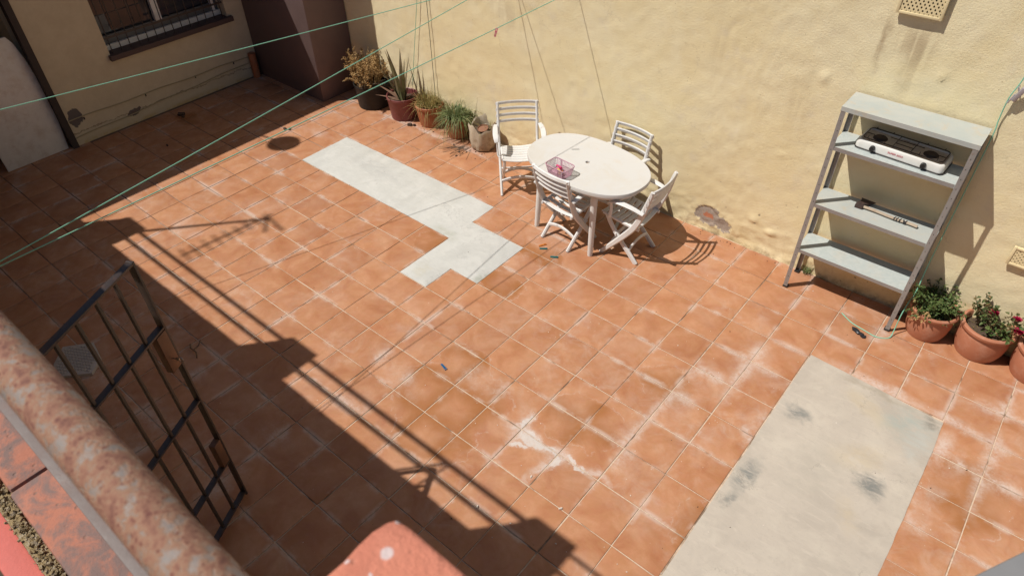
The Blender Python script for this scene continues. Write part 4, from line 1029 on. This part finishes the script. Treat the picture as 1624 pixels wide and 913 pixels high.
for sx in (-1, 1):                                            # corner gussets with bolts
    for z in (1.30, 2.70, 4.25):
        mb = MB(); mb.box((sx * (SW / 2 - .0045), -SD / 2 + .055, z * T - .018), (.002, .05, .03)); part('gusset', mb, 'post', su, smooth=False)

# gas stove on the second shelf
st = thing('gas_stove', 'white two burner camping gas stove on the shelf below the top', 'gas stove', tt(4.86, 4.64, 4.25), math.radians(-3))
sw, sd, sh = .308, .122, .072
mb = MB(); lv = [(1.0, 0.012), (1.0, .036), (.988, .056), (.975, .066), (.955, sh)]
def rr2(s, z, r=.035): return [(x, y, z) for x, y in rrect(sw * s, sd * (1 - (1 - s) * 2.2), r, 8)]
vs_ = []; fs = []; K = 32
for s_, z_ in lv: vs_ += rr2(s_, z_)
inner = [(x, y, sh) for x, y in rrect(sw - .022, sd - .019, .025, 8)]; inn2 = [(x, y, sh - .010) for x, y in rrect(sw - .026, sd - .023, .023, 8)]
vs_ += inner + inn2
for L in range(6):
    for q in range(K): fs.append((L * K + q, L * K + (q + 1) % K, (L + 1) * K + (q + 1) % K, (L + 1) * K + q))
fs.append(tuple(range(K - 1, -1, -1)))
mb.add(vs_, fs); part('stove_body', mb, 'stove_enamel', st)
mb = MB(); mb.prism(rrect(sw - .0265, sd - .0235, .0228, 8), sh - .014, sh - .008); part('top_tray', mb, 'stove_tray', st)
for x in (-.178, .178):
    mb = MB(); mb.lathe([(.052, sh - .010), (.050, sh - .004), (.044, sh - .003), (.040, sh + .004), (.036, sh + .006), (.0, sh + .006)], 28, (x, .004, 0)); part('burner', mb, 'burner', st)
    mb = MB(); mb.tube([(x, -sd + .004, .036), (x, -sd - .022, .036)], [.021, .018], 18); kb = part('knob', mb, 'black_plastic', st)
    mb = MB(); mb.box((x, -sd - .0225, .036), (.005, .006, .034)); part('knob_grip', mb, 'black_plastic', kb)
mb = MB(); q = [(x, y, sh + .012) for x, y in rrect(sw - .030, sd - .028, .03, 6)]; mb.tube(q + q[:1], .0036, 6, cap=False)
for x in (-.062, .062): mb.tube([(x, -sd + .028, sh + .012), (x, sd - .028, sh + .012)], .0028, 6)
for y in (-.03, .03): mb.tube([(-.12 if y > 0 else -.062, y, sh + .012), (.12 if y > 0 else .062, y, sh + .012)], .0028, 6)
for x in (-.24, -.12, .12, .24):
    for s in (-1, 1): mb.tube([(x, s * (sd - .028), sh + .012), (x, s * (sd - .028), sh + .024), (x, s * (sd - .05), sh + .026)], .0026, 6)
for s in (-1, 1): mb.tube([(s * (sw - .036), 0, sh + .007), (s * (sw - .085), 0, sh + .008)], .0028, 6)
part('pan_support', mb, 'black_wire', st)
mb = MB(); q = [(x, y, .010) for x, y in rrect(sw + .004, sd + .004, .04, 8)]; mb.tube(q + q[:1], .0032, 6, cap=False); part('base_trim', mb, 'black_wire', st)
for sx in (-1, 1):
    for sy in (-1, 1): mb = MB(); mb.box((sx * (sw - .03), sy * (sd - .025), .0055), (.05, .04, .011), bev=.003); part('rubber_foot', mb, 'black_plastic', st)
cu = bpy.data.curves.new('brand_text', 'FONT'); cu.body = 'SUPER EGO'; cu.size = .021; cu.align_x = 'CENTER'; cu.align_y = 'CENTER'; cu.extrude = .0004; cu.shear = .2
tmp = bpy.data.objects.new('brand_text', cu); COL.objects.link(tmp)
dg = bpy.context.evaluated_depsgraph_get(); me = bpy.data.meshes.new_from_object(tmp.evaluated_get(dg)); bpy.data.objects.remove(tmp)
me.materials.clear(); me.materials.append(MAT['red_print']); o = link('printed_lettering', me, st); o.location = (-.02, -sd - .0012, .043); o.rotation_euler = (math.radians(90), 0, 0)

# axe on the third shelf
ax = thing('axe', 'small axe with a taped wooden handle lying on the middle shelf', 'axe', tt(4.44, 4.55, 2.70) + Vector((0, 0, .004)), math.radians(-1))
mb = MB(); pts = spline([(-.03, 0, .014), (.10, .004, .014), (.25, -.004, .013), (.38, .0, .013), (.435, -.004, .014)], 5); n = len(pts)
mb.ribbon(pts, [.030 - .004 * math.sin(math.pi * i / n) for i in range(n)], .020, (0, 1, 0), .45); part('handle', mb, 'axe_wood', ax)
mb = MB(); pr_ = [(-.028, -.022), (.03, -.020), (.034, .02), (.062, .072), (.09, .112), (-.022, .118), (-.012, .06), (-.030, .018)]
mb.prism(pr_, 0.0, .028, .003)
mb.v = [(x, y, (z - .014) * (1.0 if y < .03 else max(.12, 1 - (y - .03) / .10)) + .014 if True else z) for x, y, z in mb.v]
hd = part('axe_head', mb, 'axe_iron', ax)
mb = MB(); mb.bar((-.022, .1165, .014), (.09, .1115, .014), .008, .0042); part('cutting_edge', mb, 'bright_edge', hd)
for x in (.27, .288, .31, .335, .352):
    mb = MB(); mb.box((x, -.002, .0135), (.011, .0305, .0215), Matrix.Rotation(.35 if int(x * 1000) % 2 else -.25, 3, 'Z'), bev=.003); part('tape', mb, 'black_tape', ax)

# ------------------------------------------------------------------ pots and plants
def potlathe(prof, mat, name, label, cat, x, y, wob=0.0, seed=0, n=48, group=None, partname='pot'):
    t = thing(name, label, cat, tt(x, y, 0), group=group)
    mb = MB(); mb.lathe(prof, n, (0, 0, 0), wob, seed); part(partname, mb, mat, t); return t
def soil(t, r, z, seed):
    rs = random.Random(seed); mb = MB(); n = 28; vs_ = [(0, 0, z + .012)]; fs = []
    for L, f in enumerate((.35, .7, 1.0)):
        for k in range(n): a = 2 * math.pi * k / n; vs_.append((r * f * math.cos(a), r * f * math.sin(a), z + (.010 * (1 - f) + rs.uniform(-.004, .006))))
    for k in range(n): fs.append((0, 1 + k, 1 + (k + 1) % n))
    for L in range(2):
        for k in range(n): fs.append((1 + L * n + k, 1 + (L + 1) * n + k, 1 + (L + 1) * n + (k + 1) % n, 1 + L * n + (k + 1) % n))
    mb.add(vs_, fs); part('soil', mb, 'soil', t)
def blades(mb, rs, n, r0, h, spread, droop, w, cz, segs=5, bias=(0, 0)):
    for _ in range(n):
        a = rs.uniform(0, 2 * math.pi); q = r0 * math.sqrt(rs.random()); b = Vector((q * math.cos(a), q * math.sin(a), cz))
        az = a + rs.gauss(0, .7); d = Vector((math.cos(az) + bias[0], math.sin(az) + bias[1], 0)); H = h * rs.uniform(.55, 1.1); S = spread * rs.uniform(.2, 1.1); dr = droop * rs.uniform(.5, 1.3)
        pts = [b + d * (S * t) + Vector((0, 0, H * (t * 1.9 - dr * t * t * 1.9))) for t in [k / segs for k in range(segs + 1)]]
        side = Vector((-d.y, d.x, rs.uniform(-.3, .3))).normalized(); vs_ = []; ww = w * rs.uniform(.6, 1.2)
        for k, p in enumerate(pts):
            f = (1 - (k / segs) ** 1.6) * .5 + .04; vs_ += [p - side * ww * f, p + side * ww * f]
        o = len(mb.v); mb.v += [tuple(v) for v in vs_]; mb.f += [(o + 2 * k, o + 2 * k + 1, o + 2 * k + 3, o + 2 * k + 2) for k in range(segs)]
def leaf(mb, p, d, L, w, up, curl=.25):
    d = d.normalized(); s = d.cross(up)
    if s.length < 1e-3: s = Vector((1, 0, 0))
    s.normalize(); nn = s.cross(d)
    P_ = [p, p + d * L * .35 + s * w * .5 + nn * w * curl, p + d * L * .4 - nn * 0.0, p + d * L * .35 - s * w * .5 + nn * w * curl, p + d * L * .75 + s * w * .36, p + d * L * .75 - s * w * .36, p + d * L - nn * L * .12, p + d * L * .72 - nn * w * .15]
    o = len(mb.v); mb.v += [tuple(x) for x in P_]
    mb.f += [(o, o + 1, o + 2), (o, o + 2, o + 3), (o + 1, o + 4, o + 7, o + 2), (o + 2, o + 7, o + 5, o + 3), (o + 4, o + 6, o + 7), (o + 7, o + 6, o + 5)]
def bush(t, rs, stems, hmin, hmax, spread, leaves, L, w, cz, leafm, stemm='stem', r0=.05, droop=.2, cx=0, cy=0, matname='foliage', clump=1.0):
    sm = MB(); lf = MB()
    for _ in range(stems):
        a = rs.uniform(0, 2 * math.pi); q = r0 * math.sqrt(rs.random()); b = Vector((cx + q * math.cos(a), cy + q * math.sin(a), cz)); az = a + rs.gauss(0, .5)
        H = rs.uniform(hmin, hmax); S = spread * rs.uniform(.15, 1); d = Vector((math.cos(az), math.sin(az), 0))
        pts = [b + d * S * (k / 5) ** 1.2 + Vector((rs.gauss(0, .004), rs.gauss(0, .004), H * (k / 5) - droop * S * (k / 5) ** 3)) for k in range(6)]
        sm.tube(pts, [.0028 - .0018 * k / 5 for k in range(6)], 4, cap=False)
        for k in range(leaves):
            f = rs.uniform(.25, 1.0) ** clump; i = min(4, int(f * 5)); p = pts[i].lerp(pts[i + 1], f * 5 - i)
            dd = Vector((rs.gauss(0, 1), rs.gauss(0, 1), rs.gauss(.25, .6)))
            leaf(lf, p + Vector((rs.gauss(0, .006), rs.gauss(0, .006), rs.gauss(0, .006))), dd, L * rs.uniform(.6, 1.2), w * rs.uniform(.6, 1.2), Vector((rs.gauss(0, .4), rs.gauss(0, .4), 1)))
    part('stems', sm, stemm, t, kind='stuff'); part(matname, lf, leafm, t, kind='stuff')

GL = 'plant pots in a row along the wall at left'; GR = 'large terracotta pots at the right'
# 1 black pot with a dead plant
t = potlathe([(.19, 0), (.20, .006), (.222, .27), (.230, .285), (.230, .300), (.222, .302), (.214, .296), (.208, .25)], 'black_pot', 'potted_plant', 'black pot of dry brown stalks beside the brown block', 'potted plant', -13.2, 4.40, .004, 1, group=GL)
soil(t, .21, .25, 1); bush(t, random.Random(21), 95, .22, .52, .20, 34, .030, .013, .25, 'dry_leaf', 'dry_leaf', .16, .75, -.04, -.03, 'dry_foliage', .7)
# 2 maroon pot with aloe
t = potlathe([(.150, 0), (.157, .006), (.188, .255), (.194, .262), (.194, .285), (.188, .288), (.181, .282), (.174, .215)], 'maroon_plastic', 'potted_aloe', 'maroon pot holding a tall spiky aloe', 'potted plant', -11.55, 4.43, .006, 2, group=GL)
soil(t, .176, .215, 2)
rs = random.Random(5)
def aloe(az, lean, L, w, curl, dry=False, z0=.215, off=.03):
    d = Vector((math.cos(az), math.sin(az), 0)); mb = MB(); n = 9; vs_ = []; s = Vector((-d.y, d.x, 0))
    for k in range(n + 1):
        f = k / n; p = d * (off + L * math.sin(lean) * f + curl * L * f * f) + Vector((0, 0, z0 + L * math.cos(lean) * f - abs(curl) * .3 * L * f * f))
        ww = w * (1 - f ** 1.5) + .002; th = ww * .38
        ww *= 1.18
        vs_ += [p - s * ww * .5 + d * th * -.2, p + d * th * .45, p + s * ww * .5 + d * th * -.2, p - d * th * .12]
    fs = []
    for k in range(n):
        for q in range(4): fs.append((4 * k + q, 4 * k + (q + 1) % 4, 4 * k + 4 + (q + 1) % 4, 4 * k + 4 + q))
    fs.append((3, 2, 1, 0)); mb.add(vs_, fs); part('leaf', mb, 'aloe_dry' if dry else 'aloe_leaf', t)
for az, le, L, w, cu_ in [(3.6, .12, .52, .055, .02), (3.0, .24, .50, .06, .03), (4.4, .10, .42, .075, .0), (5.0, .13, .46, .06, .03), (0.2, .08, .45, .042, .0), (1.2, .15, .46, .05, .02), (2.2, .17, .49, .05, .03), (3.9, .34, .40, .06, .06), (5.8, .17, .44, .036, -.03), (0.8, .28, .40, .03, .08)]: aloe(az, le, L * 1.2, w * 1.35, cu_ + .05)
for az, le, L, w, cu_ in [(3.5, .95, .27, .05, .2), (4.0, 1.15, .24, .045, .2), (4.7, 1.0, .20, .05, .25), (3.0, 1.25, .22, .04, .2), (0.1, .7, .30, .03, .3), (5.6, 1.1, .16, .04, .2), (.8, 1.0, .22, .03, .2)]: aloe(az, le, L, w, cu_, True, .225, .05)
# 3 orange pot with dry grass
TP = [(.118, 0), (.124, .004), (.150, .14), (.158, .225), (.168, .232), (.174, .245), (.172, .262), (.163, .268), (.154, .262), (.147, .21)]
t = potlathe(TP, 'old_terracotta', 'potted_grass', 'orange terracotta pot of yellowed dry grass between aloe and green grass', 'potted plant', -10.35, 4.62, .006, 3, group=GL)
soil(t, .148, .215, 3); mb = MB(); rs = random.Random(9)
blades(mb, rs, 380, .135, .19, .14, .9, .008, .215); blades(mb, rs, 90, .13, .12, .24, 1.9, .007, .22); blades(mb, rs, 12, .08, .33, .08, .5, .006, .22); part('dry_foliage', mb, 'dry_grass', t, kind='stuff')
# 4 terracotta pot with arching grass
TQ = [(r * .94, z * .98) for r, z in TP]
t = potlathe(TQ, 'old_terracotta', 'potted_grass', 'terracotta pot overflowing with arching green grass', 'potted plant', -8.95, 4.62, .006, 4, group=GL)
soil(t, .138, .21, 4); mb = MB(); rs = random.Random(10)
blades(mb, rs, 560, .10, .17, .26, 1.35, .010, .22, 6); blades(mb, rs, 140, .10, .20, .18, .9, .009, .22, 6); part('grass_foliage', mb, 'grass_blade', t, kind='stuff')
mb = MB(); blades(mb, rs, 26, .10, .10, .30, 2.6, .007, .22, 6, (.2, -.7)); blades(mb, rs, 6, .05, .36, .36, .9, .005, .22, 6, (.3, .3)); part('dry_foliage', mb, 'dry_grass', t, kind='stuff')
# 5 beige bag planter
t = thing('bag_planter', 'crumpled beige bag planter with a rusty lid inside, beside the chair', 'planter', tt(-7.72, 4.60, 0), group=GL)
mb = MB(); prof = [(.128, 0), (.150, .02), (.162, .10), (.158, .18), (.165, .26), (.158, .285), (.148, .27), (.140, .19)]
mb.lathe(prof, 72, (0, 0, 0), .03, 12)
rs = random.Random(3)
mb.v = [(x * (1 + .03 * math.sin(9 * math.atan2(y, x) + 14 * z) * math.sin(z * 26 + 1)), y * (1 + .03 * math.sin(9 * math.atan2(y, x) + 14 * z) * math.sin(z * 26 + 1)), z) for x, y, z in mb.v]
mb.v = [(x, y, z + (.035 * math.sin(3 * math.atan2(y, x) + 1) + .02 * math.sin(7 * math.atan2(y, x))) * max(0, (z - .12) / .17)) for x, y, z in mb.v]
part('bag', mb, 'sack_cloth', t); soil(t, .142, .20, 6)
mb = MB(); mb.lathe([(.0, 0), (.055, 0), (.06, .012), (.063, .012), (.060, -.004), (0, -.004)], 28); mb.xf(Matrix.Translation((.02, -.02, .235)) @ Matrix.Rotation(.25, 4, 'X')); part('rusty_lid', mb, 'rusty_lid', t)
mb = MB(); blades(mb, random.Random(4), 30, .13, .12, .16, 1.0, .004, .21); part('dry_foliage', mb, 'dry_grass', t, kind='stuff')
mb = MB(); rs = random.Random(14)
for k in range(26):
    a = rs.uniform(-2.6, -.9); L = rs.uniform(.08, .3); b = Vector((-.13 + rs.gauss(0, .05), -.17 + rs.gauss(0, .02), .004)); d = Vector((math.cos(a), math.sin(a), 0)); sd_ = Vector((-d.y, d.x, 0)) * rs.uniform(-.08, .08)
    mb.tube([b, b + d * L * .5 + sd_ * .5, b + d * L + sd_], .0014, 4, cap=False)
part('fallen_stalks', mb, 'dark_cord', t, kind='stuff')
# right-hand pots
RP = [(.128, 0), (.136, .004), (.156, .07), (.164, .14), (.160, .205), (.158, .222), (.172, .228), (.178, .240), (.178, .256), (.170, .266), (.158, .266), (.150, .256), (.148, .20)]
t = potlathe(RP, 'terracotta_pot', 'potted_shrub', 'terracotta pot of leafy green plant at the foot of the shelf unit', 'potted plant', 6.86, 4.62, .003, 6, 56, GR)
soil(t, .150, .215, 7)
rs = random.Random(31); bush(t, rs, 90, .06, .26, .16, 24, .030, .015, .215, 'green_leaf', 'stem', .09, .3, -.03, .01)
lf = MB()
for k in range(80):
    a = rs.choice([rs.gauss(-2.75, .18), rs.gauss(-2.0, .16)]); r = rs.uniform(.11, .195); leaf(lf, Vector((r * math.cos(a), r * math.sin(a), .275 - max(0, r - .17) * 2.6 + rs.uniform(-.02, .02))), Vector((math.cos(a) + rs.gauss(0, .6), math.sin(a) + rs.gauss(0, .6), -.4)), .03, .014, Vector((0, 0, 1)))
part('dry_foliage', lf, 'dry_leaf', t, kind='stuff')
def rose(t, x, y, z, s, seed):
    rs = random.Random(seed); mb = MB()
    for L in range(5):
        n = 3 + L * 2
        for k in range(n):
            a = 2 * math.pi * k / n + L * .6 + rs.uniform(-.2, .2); tilt = .15 + L * .26
            d = Vector((math.cos(a) * math.sin(tilt), math.sin(a) * math.sin(tilt), math.cos(tilt))); b = Vector((x, y, z)) + Vector((math.cos(a), math.sin(a), 0)) * s * .10 * L
            leaf(mb, b, d, s * (.75 + .08 * L), s * .75, Vector((math.cos(a), math.sin(a), .2)), .3)
    part('rose_flower', mb, 'petal', t)
t = potlathe(RP, 'terracotta_pot', 'potted_rose', 'terracotta pot of rose bush with magenta flowers, middle of the right pots', 'potted plant', 8.0, 4.72, .003, 7, 56, GR)
t.scale = (1.10, 1.10, 1.06)
soil(t, .150, .20, 8); rs = random.Random(33)
bush(t, rs, 13, .14, .30, .16, 15, .034, .022, .20, 'rose_leaf', 'stem', .06, .1, .0, .03); bush(t, rs, 9, .10, .26, .17, 15, .032, .020, .20, 'green_leaf', 'stem', .05, .1, .09, -.03)
mb = MB(); blades(mb, rs, 40, .13, .05, .05, .9, .004, .20); part('grass_foliage', mb, 'dry_grass', t, kind='stuff')
for (x, y, z, s) in ((-.02, .03, .345, .030), (.115, .0, .385, .027), (.150, -.07, .345, .030)): rose(t, x, y, z, s * .9, int(x * 1000))
mb = MB()
for k in range(40):
    p = Vector((.10 + rs.gauss(0, .03), -.02 + rs.gauss(0, .03), .245 + rs.gauss(0, .03))); leaf(mb, p, Vector((rs.gauss(0, 1), rs.gauss(0, 1), .1)), .024, .016, Vector((0, 0, 1)))
part('dry_foliage', mb, 'dry_leaf', t, kind='stuff')
t = potlathe(RP, 'terracotta_pot', 'potted_rose', 'terracotta pot cut off by the right edge of the picture', 'potted plant', 9.2, 4.70, .003, 8, 56, GR)
t.scale = (1.10, 1.10, 1.06)
soil(t, .150, .20, 9); rs = random.Random(35); bush(t, rs, 22, .14, .36, .17, 14, .034, .022, .20, 'rose_leaf', 'stem', .07, .1, -.05, .05)

# ------------------------------------------------------------------ clotheslines, cords and pegs
def rope(name, a, b, sag, r, mat, label, cat, group=None, n=60):
    a = tt(*a); b = tt(*b); pts = [a.lerp(b, k / n) - Vector((0, 0, sag * 4 * (k / n) * (1 - k / n))) for k in range(n + 1)]
    mid = a; mb = MB(); mb.tube([p - mid for p in pts], r, 6); return single(name, mb, mat, label, cat, mid, 0, group)
GLN = 'mint green clotheslines strung across the patio'
rope('clothesline', (-11.60, -10.6, 5.31), (-6.60, 4.95, 5.74), .012, .0034, 'mint_rope', 'uppermost mint green clothesline crossing in front of the barred window', 'clothesline', GLN)
rope('clothesline', (-4.86, -10.58, 5.39), (-6.60, 4.95, 5.86), .008, .0034, 'mint_rope', 'middle mint green clothesline passing over the dry potted plant', 'clothesline', GLN)
rope('clothesline', (-5.17, -10.58, 5.20), (-4.35, 4.95, 5.87), .012, .0034, 'mint_rope', 'lowest mint green clothesline with the pink peg on it', 'clothesline', GLN)
for (x, z) in ((-6.60, 5.8), (-4.35, 5.87)):
    mb = MB(); q = [(0, -.10, 0), (0, -.02, 0)]; mb.tube(q, .004, 6); single('wall_hook', mb, 'gate_iron', 'iron wall hook holding the two upper clotheslines' if x < -5 else 'iron wall hook holding the lowest clothesline', 'hook', tt(x, 5.0, z) + Vector((0, .07, 0)), 0, 'clothesline hooks')
mb = MB(); peg(mb, .075); mb.xf(Matrix.Rotation(math.radians(90), 4, 'X') @ Matrix.Rotation(math.radians(75), 4, 'Z'))
single('clothes_peg', mb, 'hot_pink_plastic', 'pink clothes peg clipped on the lowest clothesline', 'peg', tt(-4.38, 1.65, 5.70), .4)
rope('hanging_cord', (-10.32, 4.95, 6.2), (-10.32, 4.95, .95), -.0, .0035, 'dark_cord', 'thin dark cord hanging down the wall to the orange pot', 'cord')
rope('hanging_cord', (-10.35, 4.94, 6.2), (-11.5, 4.94, 1.05), .01, .003, 'mint_rope', 'pale green cord hanging down the wall behind the aloe', 'cord')
pts = [(6.33, 4.93, 6.9), (6.30, 4.93, 6.3), (6.23, 4.90, 5.9), (6.24, 4.95, 5.4), (6.27, 4.93, 5.1), (6.28, 4.90, 3.9), (6.29, 4.85, 2.6), (6.30, 4.75, 1.7), (6.33, 4.55, 1.05), (6.30, 4.28, .88), (6.285, 4.1, .6), (6.30, 4.0, .15), (6.28, 3.82, .018), (6.04, 3.67, .014), (5.72, 3.71, .014), (5.38, 3.79, .014), (5.07, 3.98, .014)]
mb = MB(); mb.tube(spline([tt(*p) for p in pts], 6), .0042, 6); single('loose_rope', mb, 'mint_rope', 'loose green rope trailing from the wall past the shelf onto the tiles', 'rope')
mb = MB()
mb.box(tt(6.36, 4.90, 6.02), (.03, .03, .11), Euler((.2, .3, .1)).to_matrix(), bev=.006); mb.tube([tt(6.30, 4.97, 6.15), tt(6.30, 4.87, 6.15), tt(6.35, 4.88, 6.05)], .005, 6); mb.tube([tt(6.30, 4.9, 6.0), tt(6.24, 4.9, 5.8)], .006, 6)
single('wall_hook', mb, 'wire_peg', 'grey hook with a knotted rope on the wall at the right edge', 'hook')

def fpeg(x, y, rz, mat, label):
    mb = MB(); peg(mb, .075); single('clothes_peg', mb, mat, label, 'peg', tt(x, y, 0) + Vector((0, 0, .001)), rz)
fpeg(-1.58, -3.77, -.25, 'blue_plastic', 'blue clothes peg lying alone on the open tiles')
fpeg(-2.50, 1.30, .65, 'teal_plastic', 'teal clothes peg on the tiles nearest the chair')
fpeg(-2.03, 1.19, .55, 'teal_plastic', 'teal clothes peg on the tiles further right of the chair')
fpeg(-2.62, 1.42, 1.1, 'orange_plastic', 'small orange clothes peg beside the teal one')
mb = MB(); rs = random.Random(2); pts = [Vector((-.062 + .124 * k / 8, rs.gauss(0, .004), .016 + rs.gauss(0, .003))) for k in range(9)]
mb.tube(pts, [.012, .020, .018, .021, .017, .015, .02, .019, .012], 9, flat=.7)
mb.v = [(x + rs.gauss(0, .0018), y + rs.gauss(0, .0018), max(.0008, z + rs.gauss(0, .0018))) for x, y, z in mb.v]
single('crumpled_wrapper', mb, 'crumpled_black', 'crumpled shiny black plastic lump on the tiles before the pots', 'litter', tt(5.65, 3.52, 0), -.35)

mb = MB(); rs = random.Random(77)
def crumb(x, y, s): mb.box(tt(x, y, 0) + Vector((0, 0, s * .35)), (s * rs.uniform(.8, 2), s * rs.uniform(.7, 1.2), s * .7), Matrix.Rotation(rs.uniform(0, 3), 3, 'Z') @ Matrix.Rotation(rs.uniform(-.4, .4), 3, 'X'))
for x, y, s in [(-18.3, -.85, .045), (-18.1, -.9, .03), (-14.25, .95, .03), (-14.1, 1.05, .025), (-10.85, 4.02, .035), (-10.7, 4.1, .03), (-8.3, 3.95, .014), (-8.1, 3.75, .014), (-7.9, 3.9, .012), (-8.6, 4.0, .012), (-8.0, 3.5, .016), (-16.6, -2.4, .02)]: crumb(x, y, s)
for k in range(30): crumb(rs.uniform(-11.5, -6.8), 4.1 + rs.gauss(0, .22), rs.uniform(.003, .010))
for k in range(70): crumb(rs.uniform(-4, 10), rs.uniform(4.72, 4.95), rs.uniform(.002, .007))
for k in range(60): crumb(rs.uniform(-12, 10), rs.uniform(-9, 4.5), rs.uniform(.002, .006))
o = part('leaf_litter', mb, 'debris', kind='stuff'); o['label'] = 'scattered dark leaf crumbs and dirt on the tiles'
mb = MB()
for k in range(120): crumb(rs.choice([rs.uniform(-1, 5), rs.uniform(-10, 11)]), rs.uniform(-6.5, 4.6), rs.uniform(.002, .006))
for x, y, s in [(2.8, -5.0, .014), (1.9, -4.8, .01), (1.5, -6.0, .012)]: crumb(x, y, s)
o = part('cement_crumbs', mb, 'white_crumb', kind='stuff'); o['label'] = 'scattered white cement crumbs on the tiles'
mb = MB(); mb.tube([tt(-7.0, -7.2, .03), tt(-6.85, -7.28, .05), tt(-6.6, -7.27, .06), tt(-6.45, -7.35, .03)], .006, 6); mb.tube([tt(-6.75, -7.27, .03), tt(-6.8, -7.1, .02), tt(-6.95, -6.95, .02)], .004, 5)
single('twig', mb, 'stem', 'small dry twig on the shaded tiles beside the gate', 'twig')
mb = MB(); blades(mb, random.Random(6), 30, .02, .10, .06, .8, .008, 0); single('wall_weed', mb, 'grass_blade', 'small weed at the wall foot behind the shelf leg', 'weed', tt(3.72, 4.94, 0))
